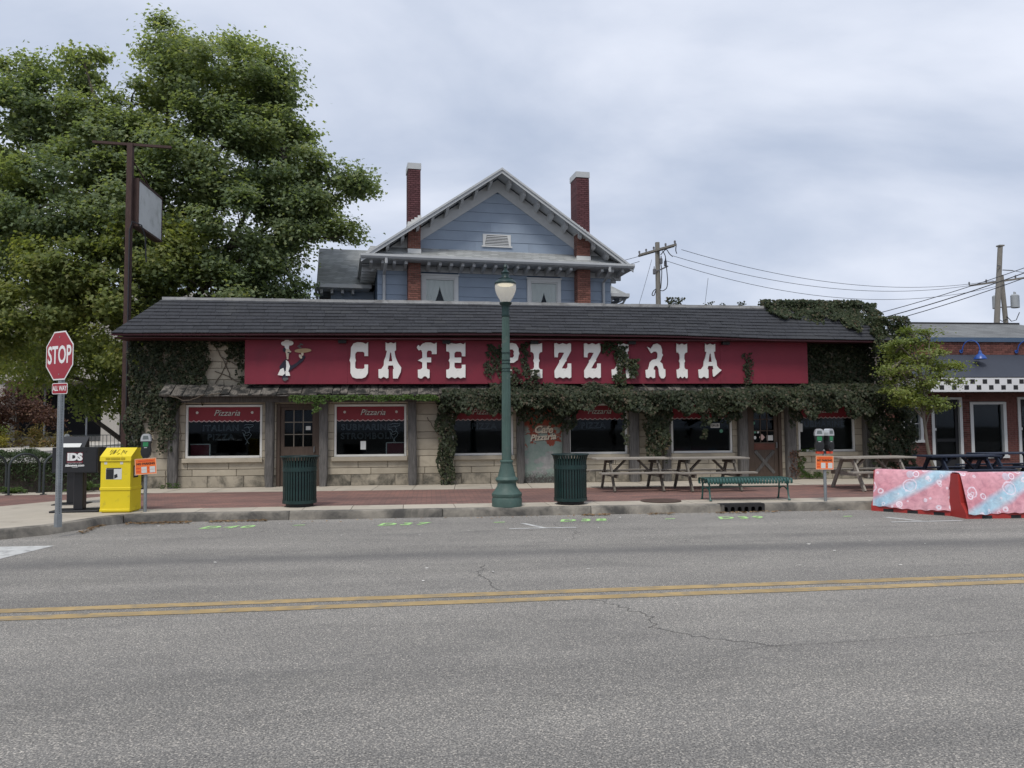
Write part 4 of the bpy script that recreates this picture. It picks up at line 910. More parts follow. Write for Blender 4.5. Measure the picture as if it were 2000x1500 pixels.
# ------------------------------------------------------------------ brick shop with checkered awning
M['shop_brick'] = mat('shop_brick', (.130,.052,.042), .85, .2, 6, .3, 60, rnd=.35)
M['shop_mortar'] = mat('shop_mortar', (.20,.165,.145), .95, .1, 6)
M['awning_grey'] = mat('awning_vinyl', (.040,.046,.062), .55, .12, .9, .05, 8)
M['awning_white'] = mat('awning_white', (.66,.66,.66), .6, .05, 2)
M['blue_metal'] = mat('blue_metal', (.065,.105,.165), .5, .1, 3)
M['lamp_blue'] = mat('blue_lamp_enamel', (.020,.075,.30), .35, .08, 3, spec=.5)
SY = 24.0
M['shop_shingle'] = shingle_far_mat('shop_roof_shingle', (.16,.165,.165))
shop = thing('brick_shop', 'low red brick shop with black and white checkered awning edge right of the cafe', 'shop', (18.5, SY, .15))
so = [(15.45,16.22,1.12,2.72), (16.52,17.62,.0,2.52), (17.90,19.20,.58,2.36), (19.62,20.75,.0,2.52)]
b = MB(); xx = 14.9
for a, c, z0, z1 in so:
    b.box(xx, a, SY+.02, SY+.3, .1, 2.72)
    if z0 > .2: b.box(a, c, SY+.02, SY+.3, .1, z0)
    if z1 < 2.7: b.box(a, c, SY+.02, SY+.3, z1, 2.72)
    xx = c
b.box(xx, 26, SY+.02, SY+.3, .1, 2.72); b.box(14.9, 26, SY+.02, SY+.3, 2.72, 4.38); b.box(14.9, 15.2, SY+.3, 33, .1, 4.38); b.box(25.7, 26, SY+.3, 33, .1, 4.38); b.box(15.2, 25.7, 32.7, 33, .1, 4.38)
swall = b.build('wall', M['shop_mortar'], shop, world=True)
q = MB(); q.box(-.5,.5,-.5,.5,-.5,.5); brick_me = raw_mesh('brick', q.v, q.f, M['shop_brick'])
BW, BH = .2125, .0677; cand = []
row = 0; z = .16
while z < 4.36:
    x = 14.9-(BW/2 if row % 2 else 0)
    while x < 21.5:
        a, e = max(x, 14.9), x+BW
        segs = [(a, e)]
        for p0, p1, o0, o1 in so:
            if o0 < z+BH-.01 and o1 > z+.01: segs = [t for s0, s1 in segs for t in ((s0, min(s1, p0)), (max(s0, p1), s1)) if t[1]-t[0] > .025]
        for s0, s1 in segs:
            if not (2.75 < z < 3.85): cand.append((s0, s1, z))
        x += BW
    z += BH; row += 1
cand.sort(key=lambda q: (0 if q[2] > 3.8 and 17 < q[0] < 20.2 else (1 if .5 < q[2] < 2.6 and 15.6 < q[0] < 20.2 else 2), q[0]))
rest = MB()
for k, (s0, s1, z) in enumerate(cand):
    if k < 300: inst('brick', brick_me, swall, ((s0+s1)/2, SY+.02, z+BH/2), None, (s1-s0-.010, .05, BH-.010))
    else: rest.box(s0+.005, s1-.005, SY-.005, SY+.045, z+.005, z+BH-.005)
tag(rest.build('bricks', M['shop_brick'], swall, world=True), kind='stuff')
b = MB(); b.box(14.8, 26.1, SY-.06, SY+.34, 4.382, 4.53); b.build('coping', M['blue_metal'], shop, world=True)
b = MB(); b.add([(15.2,24.6,4.45),(25.8,24.6,4.45),(25.8,32,4.45),(15.2,32,4.45),(18.4,28.0,5.55),(23.0,28.0,5.55)], [(0,1,5,4),(1,2,5),(2,3,4,5),(3,0,4)]); b.build('roof', M['shop_shingle'], shop, world=True)
b = MB(); b.box(18.3,23.1,27.95,28.05,5.53,5.60); b.build('ridge_cap', M['ink'], shop, world=True)
# room, windows, doors
b = MB(); b.box(15.2,25.7,SY+.3,29,.1,.14); b.box(15.2,25.7,29,29.1,.14,2.9); b.box(15.2,25.7,SY+.3,29,2.9,2.95); b.build('interior', M['interior'], shop, world=True)
def swin(x0, x1, z0, z1, f=.10, door_=False, bars=0):
    q = MB(); y0, y1 = SY-.03, SY+.14
    q.box(x0, x0+f, y0, y1, z0, z1); q.box(x1-f, x1, y0, y1, z0, z1); q.box(x0+f, x1-f, y0, y1, z1-f*.7, z1)
    if not door_: q.box(x0-.03, x1+.03, y0-.04, y1, z0-.09, z0+.0); 
    o = q.build('door' if door_ else 'window', M['win_white'], shop, world=True)
    q = MB(); q.box(x0+f, x1-f, SY+.09, SY+.097, z0+(0 if not door_ else .0), z1-f*.7); q.build('pane', M['glass'], o, world=True)
    if bars:
        q = MB()
        for k in range(1, bars): zz = z0+(z1-z0)*k/bars; q.box(x0+f, x1-f, SY+.06, SY+.088, zz-.015, zz+.015)
        q.box((x0+x1)/2-.015, (x0+x1)/2+.015, SY+.055, SY+.085, z0, z1-f*.7); q.build('glazing_bars', M['win_white'], o, world=True)
    if door_:
        q = MB(); a, c = x0+f+.004, x1-f-.004
        q.box(a, a+.11, SY+.06, SY+.088, .16, z1-.08); q.box(c-.11, c, SY+.06, SY+.088, .16, z1-.08); q.box(a+.11, c-.11, SY+.06, SY+.088, .16, .45); q.box(a+.11, c-.11, SY+.06, SY+.088, 1.05, 1.15); q.box(a+.11, c-.11, SY+.06, SY+.088, 2.2, z1-.08)
        q.build('door_leaf', M['ink'], o, world=True)
        q = MB(); q.box(a+.02, a+.10, SY+.05, SY+.058, 1.42, 1.5); q.build('notice', M['paper'], o, world=True)
    return o
swin(*so[0], bars=3); swin(*so[1], door_=True); swin(*so[2], f=.11); swin(*so[3], door_=True)
# awning: sloping vinyl, white edge with rows of black squares
b = MB(); ax0, ax1 = 15.35, 26; b.add([(ax0,SY-.01,3.95),(ax1,SY-.01,3.95),(ax1,SY-1.05,3.11),(ax0,SY-1.05,3.11),(ax0,SY-.01,3.92),(ax1,SY-.01,3.92),(ax1,SY-1.03,3.09),(ax0,SY-1.03,3.09)], [(0,1,2,3),(4,7,6,5),(2,6,7,3),(0,3,7,4)])
aw2 = b.build('awning', M['awning_grey'], shop, world=True)
b = MB(); b.box(ax0, ax1, SY-1.062, SY-1.05, 2.66, 3.112); b.box(ax0, ax0+.012, SY-1.05, SY-.02, 2.66, 3.09); b.build('awning_edge', M['awning_white'], aw2, world=True)
b = MB(); b.box(ax0, ax1, SY-1.066, SY-1.046, 3.113, 3.135); b.box(ax0, ax1, SY-1.066, SY-1.046, 2.645, 2.662); b.build('awning_binding', M['ink'], aw2, world=True)
q = MB(); q.box(-.078,.078,-.002,.002,-.072,.072); sq = raw_mesh('check_square', q.v, q.f, M['ink'])
k = 0; x = 15.55
while x < 25.9:
    inst('check_square', sq, aw2, (x, SY-1.0645, 2.99 if k % 2 == 0 else 2.80)); x += .212; k += 1
# two blue gooseneck lamps
for x, dy in ((17.95, 0), (19.95, 0)):
    q = MB(); q.cyl((x-.30,SY-.02,4.06),(x-.30,SY-.05,4.06),.06,n=12); pth = [(x-.30,SY-.05,4.06)]
    for i in range(11):
        t = math.pi*i/10; pth.append((x-.30+.30*(1-math.cos(t))/2, SY-.10-.42*(1-math.cos(t))/2, 4.10+.30*math.sin(t)))
    pth.append((x, SY-.53, 3.98)); q.tube(pth, .018, 8); o = q.build('wall_lamp', M['lamp_blue'], shop, world=True, smooth=True)
    q = MB(); q.lathe([(.03,.16),(.05,.12),(.06,.06),(.13,.0),(.19,-.09),(.20,-.12),(.17,-.10),(.10,-.02)], 20, (x,SY-.53,3.88)); q.build('lamp_shade', M['lamp_blue'], o, world=True, smooth=True)

# ------------------------------------------------------------------ concrete building beyond the side street
M['concrete_panel'] = mat('ribbed_concrete', (.36,.335,.30), .9, .12, .6, .3, 6, stretch=(3,3,.3), rnd=.07)
cb = thing('concrete_building', 'pale ribbed concrete building with dark recessed ground floor beyond the side street', 'building', (-50, 101, 0))
b = MB(); b.box(-90,-26,101,125,7.7,19); b.box(-90,-26,108,125,0,7.7); body = b.build('body', M['concrete_panel'], cb, world=True)
x = -90; q = MB(); q.box(-.99,.99,-.12,.0,0,11.2); pm = raw_mesh('panel', q.v, q.f, M['concrete_panel'])
while x < -26: inst('panel', pm, body, (x+1.0, 101, 7.75)); x += 2.0
for x in (-53.6,-40,-30,-66,-80):
    q = MB(); q.box(x-1.1, x+1.1, 101.2, 104, 0, 7.7); q.build('column', M['concrete_panel'], cb, world=True)
q = MB(); q.box(-90,-26,107.9,108,0.8,7.0); q.build('window_band', M['interior'], cb, world=True)
for k in range(12):
    q = MB(); xx = -88+k*5.3; q.box(xx-.1, xx+.1, 107.7, 107.9, .8, 7); q.build('mullion', M['soffit'], cb, world=True)

# ------------------------------------------------------------------ poles and lines
M['pole_wood'] = mat('utility_pole_wood', (.20,.185,.16), .9, .25, 4, .4, 20, stretch=(5,5,.5)); M['pole_pale'] = mat('pale_pole_wood', (.22,.205,.18), .9, .2, 4, .4, 20, stretch=(5,5,.5))
M['cable'] = mat('black_cable', (.025,.026,.03), .6, .1, 3); M['can'] = mat('transformer_grey', (.34,.36,.37), .5, .08, 3); M['ceramic'] = mat('insulator_grey', (.12,.12,.13), .4, .1, 3)
up1 = thing('utility_pole', 'wooden utility pole with crossarm and looping cables behind the cafe roof', 'utility pole', (13.66, 45, 0))
def sub(name, mb, m, p, smooth=False): return mb.build(name, m, p, smooth=smooth)
q = MB(); q.tube([(0,0,0),(0,0,12.75)], [.20,.14], 12); sub('pole', q, M['pole_wood'], up1, True)
for dy in (-.16,.16):
    q = MB(); q.bar((-.75,1.35+dy,12.25),(.62,-1.45+dy,12.25),.10,.12); sub('crossarm', q, M['pole_wood'], up1)
for t in (.0,.2,.42,.75,1.0):
    x, y = -.75+1.37*t, 1.35-2.8*t; q = MB(); q.lathe([(.03,0),(.03,.08),(.07,.10),(.05,.15),(.07,.18),(.03,.24)], 10, (x,y,12.30)); sub('insulator', q, M['ceramic'], up1, True)
for pth in ([(.25,-.2,12.2),(.40,-.3,11.9),(.45,-.3,11.2),(.52,-.3,10.3),(.45,-.3,9.9),(.25,-.2,9.75),(.1,-.1,9.8)], [(.12,-.15,11.6),(.2,-.2,11.0),(.15,-.2,10.4),(.12,-.15,9.9)], [(-.15,-.1,9.9),(-.35,-.15,9.75),(-.45,-.15,9.5),(-.30,-.15,9.45),(-.18,-.1,9.8)], [(.62,-1.4,12.35),(.9,-.9,12.5),(1.0,-.4,12.2),(1.2,0,12.1)], [(.2,0,12.0),(.55,0,12.4),(.75,0,12.05),(.95,0,11.9)]):
    sm = []
    for i in range(len(pth)-1):
        for j in range(4): sm.append(Vector(pth[i]).lerp(Vector(pth[i+1]), j/4))
    sm.append(Vector(pth[-1]))
    for _ in range(2): sm = [sm[0]]+[(sm[i-1]+sm[i]*2+sm[i+1])/4 for i in range(1,len(sm)-1)]+[sm[-1]]
    q = MB(); q.tube(sm, .028, 6); sub('cable_loop', q, M['cable'], up1, True)
for x, z in ((.42,11.25), (.16,11.4), (-.28,10.75)):
    q = MB(); q.lathe([(.05,0),(.09,.03),(.09,.3),(.04,.36),(.02,.5)], 10, (x,-.2,z)); sub('arrester', q, M['ceramic'], up1, True)
q = MB(); q.bar((0,-.16,11.0),(.55,-.3,11.25),.06,.08); q.bar((-.05,-.16,11.0),(-.35,-.2,10.95),.05,.06); sub('bracket', q, M['ceramic'], up1)
up2 = thing('utility_pole', 'pale bare leaning utility pole rising over the brick shop roof', 'utility pole', (34.9, 45, 0))
q = MB(); q.tube([(0,0,0),(1.2,0,12.95)], [.21,.145], 12); sub('pole', q, M['pole_pale'], up2, True)
q = MB(); q.box(1.03,1.37,-.17,.17,12.9,12.98); sub('pole_top', q, M['pole_pale'], up2)
q = MB(); q.bar((1.15,-.18,11.35),(1.75,-.3,11.3),.05,.05); q.bar((1.0,-.2,11.6),(.75,-.22,11.62),.05,.05); sub('bracket', q, M['ceramic'], up2)
up3 = thing('utility_pole', 'grey utility pole with transformer cans and crossarm at the right edge', 'utility pole', (44.75, 55, 0))
q = MB(); q.tube([(.1,0,0),(-.65,0,13.15)], [.23,.16], 12); sub('pole', q, M['pole_wood'], up3, True)
q = MB(); q.bar((-2.3,1.4,12.55),(.55,-1.2,12.75),.11,.13); sub('crossarm', q, M['pole_wood'], up3)
for x, y, z in ((-1.25,-.1,10.5), (.12,-.3,10.55), (.55,.1,10.6)):
    q = MB(); q.lathe([(.24,0),(.27,.03),(.27,.95),(.20,1.03),(.06,1.06),(.05,1.25)], 14, (x,y,z)); sub('transformer', q, M['can'], up3, True)
q = MB(); q.bar((-1.3,0,10.6),(.6,0,10.7),.08,.08); sub('bracket', q, M['ceramic'], up3)
for t in (0,.3,.8,1): q = MB(); q.lathe([(.03,0),(.07,.05),(.05,.12),(.07,.17),(.03,.25)], 8, (-2.3+2.85*t,1.4-2.6*t,12.62+.2*t)); sub('insulator', q, M['ceramic'], up3, True)
for pth in ([(-.5,-.2,9.9),(-.2,-.3,9.5),(.2,-.3,9.6),(.5,-.3,10.2)], [(-.5,-.2,9.7),(-.9,-.2,9.5),(-1.2,-.2,9.7),(-1.3,-.2,10.4)]):
    q = MB(); q.tube(pth, .03, 6); sub('cable_loop', q, M['cable'], up3, True)
def wire(label, p0, p1, sag, r=.016, group='overhead lines'):
    p0, p1 = Vector(p0), Vector(p1); pts = []
    for i in range(25):
        t = i/24; p = p0.lerp(p1, t); p.z -= sag*4*t*(1-t); pts.append(p-p0)
    q = MB(); q.tube(pts, r, 5); o = q.build('power_line', M['cable'], loc=p0); tag(o, label, 'power line', group)
wire('topmost of three thin power lines sagging right from the crossarm pole', (14.9,44.2,12.15), (43.6,55.2,12.75), 1.25)
wire('middle of three thin power lines sagging right from the crossarm pole', (14.6,45.0,11.95), (43.9,55.0,12.75), 1.45)
wire('lowest of three thin power lines sagging right from the crossarm pole', (14.35,45.5,11.75), (44.2,54.8,12.4), 1.75)
wire('upper thin power line leaving the crossarm pole to the left', (12.95,46.3,12.2), (-30,75,14), 2.5)
wire('lower thin power line leaving the crossarm pole to the left', (12.95,46.5,11.9), (-30,77,12.5), 2.5)
wire('upper strand of the cable bundle climbing right over the brick shop', (18.0,48,6.7), (37.8,40,12.0), .75, .022)
wire('middle strand of the cable bundle climbing right over the brick shop', (18.0,48,6.35), (37.8,40,11.75), .8, .030)
wire('lower strand of the cable bundle climbing right over the brick shop', (18.0,48,6.05), (37.8,40,11.45), .8, .024)
wire('short thin line from the pale leaning pole out of the frame', (36.6,44.7,11.3), (60,50,11.9), .6)
wire('thin service line hanging steeply left of the crossarm pole', (13.3,45,11.7), (11.2,44,6.0), .2, .012)
wire('thin service drop hanging from the lowest line to the cafe roof', (17.25,46.2,10.85), (16.3,45.5,6.4), .15, .012)
# old sign pole left of the cafe
M['rust'] = mat('rusty_steel', (.060,.035,.030), .8, .35, 6, .3, 40, stretch=(4,4,.8)); M['blank'] = mat('blank_sign_face', (.56,.57,.56), .6, .08, 1.5, dirt=((.36,.37,.35), 2.2, .5, .75))
spo = thing('sign_pole', 'tall rusty steel pole with crossbar and blank white box sign', 'sign', (-8.5, 22.5, .15))
q = MB(); q.box(-.075,.075,-.075,.075,0,9.62); spm = q.build('pole', M['rust'], spo)
q = MB(); q.bar((-1.02,-.02,9.63),(1.10,.05,9.56),.07,.07); q.build('crossbar', M['rust'], spo)
q = MB(); q.box(.02,.20,.12,2.0,7.32,8.60); bx_ = q.build('sign_box', M['blank'], spo)
q = MB(); q.box(.0,.22,.10,2.02,7.26,7.319); q.box(.0,.22,.10,2.02,8.601,8.66); q.box(.0,.22,.085,.119,7.26,8.66); q.box(.0,.22,2.001,2.03,7.26,8.66); q.build('sign_frame', M['rust'], bx_)
q = MB(); q.bar((.08,.05,9.1),(.10,1.6,8.66),.03,.03); q.build('stay', M['rust'], spo)
q = MB(); q.tube([(.06,-.1,2),(.05,-.1,7.1),(.12,-.1,7.35),(.3,.1,7.3),(.34,.3,7.0),(.34,.4,6.3)], .02, 6); q.build('conduit', M['cable'], spo)
# ------------------------------------------------------------------ street furniture
lamp = thing('street_lamp', 'green fluted street lamp with acorn globe in front of the red sign', 'street lamp', (1.42, 14.58, .15))
q = MB(); q.lathe([(.285,0),(.285,.14),(.27,.17),(.285,.20),(.285,.24),(.235,.30),(.185,.38),(.175,.44),(.20,.47),(.215,.50),(.205,.53),(.17,.56)], 32); q.build('base', M['lamp_green'], lamp, smooth=True)
q = MB(); q.lathe([(.170,.561),(.155,.62),(.125,.74),(.112,.80),(.112,.82),(.125,.83),(.125,.86),(.112,.87)], 40, flute=(.57,.79,.93)); q.build('bell', M['lamp_green'], lamp, smooth=True)
q = MB(); q.lathe([(.092,.871),(.088,1.6),(.080,2.6),(.071,3.60)], 32, flute=(.88,3.6,.90)); q.build('shaft', M['lamp_green'], lamp)
for z in (2.55,2.60,2.70,2.76,2.90):
    q = MB(); q.lathe([(.084,z),(.086,z+.003),(.086,z+.012),(.084,z+.015)], 24); q.build('strap', M['green_metal'], lamp)
q = MB(); q.lathe([(.073,3.601),(.080,3.62),(.072,3.66),(.075,3.78),(.085,3.82),(.115,3.85),(.120,3.875),(.09,3.88)], 28); q.build('globe_holder', M['green_metal'], lamp, smooth=True)
def globe_mat():
    m, nt, b = _base('frosted_globe'); b.inputs['Base Color'].default_value = (.80,.80,.76,1); b.inputs['Roughness'].default_value = .22
    t = N(nt, 'ShaderNodeBsdfTransparent'); tl = N(nt, 'ShaderNodeBsdfTranslucent'); tl.inputs[0].default_value = (.9,.9,.9,1)
    m1 = N(nt, 'ShaderNodeMixShader'); m1.inputs[0].default_value = .55; L(nt, b.outputs[0], m1.inputs[1]); L(nt, tl.outputs[0], m1.inputs[2])
    m2 = N(nt, 'ShaderNodeMixShader'); m2.inputs[0].default_value = .30; L(nt, m1.outputs[0], m2.inputs[1]); L(nt, t.outputs[0], m2.inputs[2])
    L(nt, m2.outputs[0], nt.nodes['Material Output'].inputs['Surface']); return m
M['globe'] = globe_mat()
q = MB(); q.lathe([(.085,3.881),(.115,3.93),(.165,4.02),(.195,4.10),(.205,4.17),(.200,4.22),(.188,4.255)], 32); q.build('globe', M['globe'], lamp, smooth=True)
q = MB(); q.lathe([(.207,4.225),(.210,4.25),(.195,4.275),(.150,4.31),(.135,4.325),(.14,4.335),(.085,4.35),(.075,4.37),(.072,4.43),(.085,4.445),(.085,4.46),(.06,4.475),(.035,4.50),(.03,4.53),(.042,4.56),(.03,4.60),(.008,4.63)], 28); q.build('lamp_cap', M['green_metal'], lamp, smooth=True)
m, nt, b_ = _base('warm_led'); e_ = N(nt, 'ShaderNodeEmission'); e_.inputs[0].default_value = (1,.86,.55,1); e_.inputs[1].default_value = .8; L(nt, e_.outputs[0], nt.nodes['Material Output'].inputs['Surface']); M['led'] = m
q = MB(); q.lathe([(.12,4.20),(.155,4.215),(.155,4.222),(.03,4.223)], 24); q.build('lamp_ring', M['led'], lamp)

# slatted litter bins
def bin_(loc, label):
    t = thing('litter_bin', label, 'trash can', loc, 0, 'green slatted litter bins')
    q = MB(); q.lathe([(.25,0),(.26,.01),(.26,.055),(.24,.06)], 28); q.build('foot', M['black'], t, smooth=True)
    q = MB(); q.lathe([(.275,.06),(.275,.86),(.262,.86),(.262,.08),(.02,.075)], 28); q.build('liner', M['ink'], t, smooth=True)
    for nm, z0, z1, r in (('band', .675,.755,.322), ('base_ring', .065,.125,.322)):
        q = MB(); q.lathe([(r-.012,z0),(r,z0),(r,z1),(r-.012,z1),(r-.012,z0)], 40); q.build(nm, M['green_metal'], t, smooth=True)
    q = MB(); ring = [(.362+.011*math.cos(a), .955+.011*math.sin(a)) for a in [2*math.pi*i/8 for i in range(8)]]; ring.append(ring[0])
    q.lathe(ring, 40); q.build('rim', M['green_metal'], t, smooth=True)
    sl = MB(); n = 7; pth = [(.313,.07),(.313,.60),(.313,.78),(.318,.84),(.332,.90),(.352,.945),(.358,.955)]; hw = .0175
    vs_ = []
    for r, z in pth:
        for dx, dr in ((-hw,0),(hw,0),(hw,-.006),(-hw,-.006)): vs_.append((dx, -(r+dr), z))
    fs = [(0,3,2,1), tuple(range((n-1)*4, n*4))]
    for i in range(n-1):
        for j in range(4): k = (j+1) % 4; fs.append((i*4+j, i*4+k, (i+1)*4+k, (i+1)*4+j))
    me = raw_mesh('slat', vs_, fs, M['green_metal'])
    for i in range(36): link('slat', me, t, (0,0,0), (0,0,2*math.pi*i/36))
    return t
bin_((-2.52,15.25,.151), 'dark green slatted litter bin in front of the brown left door')
bin_((2.68,14.80,.151), 'dark green slatted litter bin just right of the street lamp')

# bench of curled steel straps
bn = thing('bench', 'backless green steel bench with curled strap seat by the kerb', 'bench', (6.28, 15.02, .15), R(-1.5))
st = MB(); pth = []
for i in range(9):
    a = math.pi*1.05-(math.pi*.95)*i/8; pth.append((-.235+.062*math.cos(a+.5), .378+.062*math.sin(a+.5)))
pth += [(-.1,.437),(.1,.437)]
for i in range(9):
    a = math.pi*.62-(math.pi*.95)*i/8; pth.append((.235+.062*math.cos(a-.2), .378+.062*math.sin(a-.2)))
vs_ = []; n = len(pth)
for i, (y, z) in enumerate(pth):
    a = pth[max(i-1,0)]; c = pth[min(i+1,n-1)]; d = Vector((c[0]-a[0], c[1]-a[1])).normalized(); no = (-d.y*.006, d.x*.006)
    for x, s_ in ((-.0235,0),(.0235,0),(.0235,1),(-.0235,1)): vs_.append((x, y+no[0]*s_, z+no[1]*s_))
fs = [(0,1,2,3), tuple(range(n*4-1, (n-1)*4-1, -1))]
for i in range(n-1):
    for j in range(4): k = (j+1) % 4; fs.append((i*4+j, (i+1)*4+j, (i+1)*4+k, i*4+k))
sm = raw_mesh('strap', vs_, fs, M['bench_green'])
for i in range(28): link('strap', sm, bn, (-.84+i*.0622, 0, 0))
for s_ in (-1, 1):
    x = s_*.80; q = MB()
    q.bar((x,-.25,.40),(x,.25,.40),.035,.035)
    for sy in (-1, 1): q.tube([(x,sy*.21,.40),(x,sy*.20,.30),(x,sy*.215,.15),(x,sy*.25,.03),(x,sy*.27,0)], [.020,.019,.017,.019,.03], 8)
    q.tube([(x,-.20,.20),(x,-.10,.245),(x,0,.26),(x,.10,.245),(x,.20,.20)], .014, 8)
    q.tube([(x,-.205,.30),(x,-.12,.35),(x,-.02,.385)], .012, 6); q.tube([(x,.205,.30),(x,.12,.35),(x,.02,.385)], .012, 6)
    q.build('leg_frame', M['bench_green'], bn, smooth=True)
q = MB(); q.cyl((-.80,0,.26),(.80,0,.26),.011,n=8); q.build('stretcher', M['bench_green'], bn)
for y in (-.2,.2):
    q = MB(); q.bar((-.86,y,.415),(.86,y,.415),.03,.012); q.build('seat_rail', M['bench_green'], bn)

# picnic tables
def table(loc, rz, label, mt, ms, group, ln=1.82):
    t = thing('picnic_table', label, 'picnic table', loc, rz, group); h = ln/2; rr = random.Random(label)
    for i in range(5):
        y = -.30+i*.15; q = MB(); j = rr.uniform(-.015,.015); q.bbox(-h+j, h+j, y-.069, y+.069, .715+rr.uniform(-.003,.003), .752, .004); q.build('top_plank', mt, t)
    for sy in (-1, 1):
        for k in (0, 1):
            y = sy*(.60+k*.125); q = MB(); j = rr.uniform(-.012,.012); q.bbox(-h+j, h+j, y-.058, y+.058, .405, .442, .004); q.build('seat_plank', mt, t)
    for sx in (-1, 1):
        x = sx*(h-.34)
        for sy in (-1, 1):
            q = MB(); q.bar((x,sy*.66,.0),(x,sy*.20,.714),.042,.095,up=(0,1,0)); q.build('leg', ms, t)
        q = MB(); q.bar((x-.045*sx,-.76,.36),(x-.045*sx,.76,.36),.042,.085); q.build('seat_bearer', ms, t)
        q = MB(); q.bar((x-.045*sx,-.34,.67),(x-.045*sx,.34,.67),.042,.085); q.build('top_bearer', ms, t)
        q = MB(); q.bar((x-.07*sx,0,.36),(x-sx*.42,0,.70),.042,.085,up=(0,1,0)); q.build('brace', ms, t)
    return t
table((4.70,17.85,.15), 0, 'weathered grey picnic table right of the street lamp, beside the second bin', M['grey_wood'], M['dark_wood'], 'grey wooden picnic tables')
table((6.42,17.55,.15), R(-.5), 'weathered grey picnic table behind the left half of the green bench', M['grey_wood'], M['dark_wood'], 'grey wooden picnic tables')
table((10.15,17.0,.15), R(1.5), 'weathered grey picnic table behind the double parking meter', M['brown_wood'] if 'brown_wood' in M else M['grey_wood'], M['grey_wood'], 'grey wooden picnic tables')
table((12.45,17.2,.15), R(2), 'navy painted picnic table behind the first draped barrier and thin tree', M['blue_wood'], M['blue_wood'], 'navy picnic tables')
table((14.8,18.3,.15), R(3), 'navy painted picnic table at the right edge below the shop window', M['blue_wood'], M['blue_wood'], 'navy picnic tables', 2.1)

# parking meters with orange notices
M['meter_black'] = mat('meter_black', (.016,.017,.018), .4, .15, 6, spec=.5); M['meter_silver'] = mat('meter_silver', (.50,.51,.51), .35, .08, 5, metal=.4); M['screen'] = mat('meter_screen', (.13,.15,.15), .15, .1, 4, spec=.6)
M['meter_green'] = mat('meter_green_label', (.03,.20,.08), .5, .2, 9); M['orange'] = mat('orange_card', (.80,.16,.03), .6, .05, 3); M['orange_tape'] = mat('orange_tape', (.62,.07,.03), .5, .08, 3)
def head(t, x, rz=0, back=False):
    c, s_ = math.cos(rz), math.sin(rz)
    def tr(mb, z0):
        mb.v = [(x+a*c-b2*s_, a*s_+b2*c, z+z0) for a, b2, z in mb.v]; return mb
    q = MB(); prof = [(-.045,.0),(.045,.0),(.075,.05),(.085,.12),(.075,.17),(.070,.20),(.080,.30),(-.080,.30),(-.070,.20),(-.075,.17),(-.085,.12),(-.075,.05)]
    q.prism(prof, -.055, .055); h = tr(q, .98).build('meter_head', M['meter_black'], t)
    q = MB(); q.prism([(-.086,.30),(.086,.30),(.082,.36),(.062,.415),(.03,.435),(-.03,.435),(-.062,.415),(-.082,.36)], -.062, .062); tr(q, .981).build('dome', M['meter_silver'], h)
    q = MB(); q.prism([(-.05,.335),(.05,.335),(.04,.40),(-.04,.40)], -.066, -.0625); tr(q, .981).build('screen', M['screen'], h)
    q = MB(); q.box(-.045,.045,-.0605,-.0555,.205,.285); tr(q, .98).build('rate_label', M['meter_green'], h)
    q = MB(); q.box(-.025,.025,-.0605,-.0555,.178,.193); tr(q, .98).build('slot_label', M['meter_silver'], h)
    q = MB(); q.cyl((0,-.066,.10),(0,-.055,.10),.062,n=18); tr(q, .98).build('coin_door', M['ink'], h)
pm1 = thing('parking_meter', 'single black parking meter with silver dome beside the yellow newspaper box', 'parking meter', (-5.18, 14.72, .15), R(8))
q = MB(); q.cyl((0,0,0),(0,0,.985),.030,n=14); q.build('pole', M['steel'], pm1, smooth=True); head(pm1, 0)
pm2 = thing('parking_meter', 'double headed black parking meter on one pole near the draped barriers', 'parking meter', (7.66, 14.42, .15), R(-4))
q = MB(); q.cyl((0,0,0),(0,0,.93),.030,n=14); q.build('pole', M['steel'], pm2, smooth=True)
q = MB(); q.bbox(-.14,.14,-.03,.03,.925,.982,.008); q.build('yoke', M['meter_black'], pm2); head(pm2, -.095, R(-12)); head(pm2, .100, R(28))
for a_ in (-.155,.03):
    q = MB(); q.box(a_,a_+.125,-.036,.036,.93,.975); q.build('orange_tape', M['orange_tape'], pm2)
def card(loc, rz, tilt, label, w_, h_):
    t = thing('no_parking_card', label, 'sign', loc, rz); t.rotation_euler = (0, tilt, rz)
    q = MB(); q.box(-w_/2,w_/2,-.002,.002,-h_/2,h_/2); q.build('card', M['orange'], t)
    q = MB()
    for a in ((-w_/2-.0,w_/2,h_/2-.012,h_/2), (-w_/2,w_/2,-h_/2,-h_/2+.012), (-w_/2,-w_/2+.012,-h_/2+.012,h_/2-.012), (w_/2-.012,w_/2,-h_/2+.012,h_/2-.012)): q.box(a[0],a[1],-.0045,-.0025,a[2],a[3])
    q.build('card_border', M['pale_orange'], t)
    q = MB(); rr = random.Random(2)
    x = -w_*.34
    while x < w_*.34:
        k = rr.uniform(.012,.022); q.box(x, x+k, -.0045, -.0025, h_*.34-.010, h_*.34+.010); x += k+.006
    tag(q.build('faded_print', M['orange_tape'], t), kind='stuff')
    o = text_obj('card_text', 'NO PARKING', .054, M['ink'], t, (0,0,0), bold=.0025, sx=.94*w_/.36); o.location = (0,-.0035,h_*.16)
    for i, (x, z) in enumerate(((-.03,-.10),(.11,-.10),(-.03,-.30),(.11,-.30))):
        q = MB(); q.box(x-.045*w_/.36,x+.045*w_/.36,-.0045,-.0025,z*h_-.030,z*h_+.024); q.build('blank_field', M['paper'], t)
    for x, z, k in ((-.13,-.10,.030),(.042,-.10,.012),(-.13,-.30,.030),(.042,-.30,.012)):
        q = MB(); q.box((x-k)*w_/.36,(x+k)*w_/.36,-.0045,-.0025,z*h_-.008,z*h_+.008); q.build('faded_print', M['orange_tape'], t)
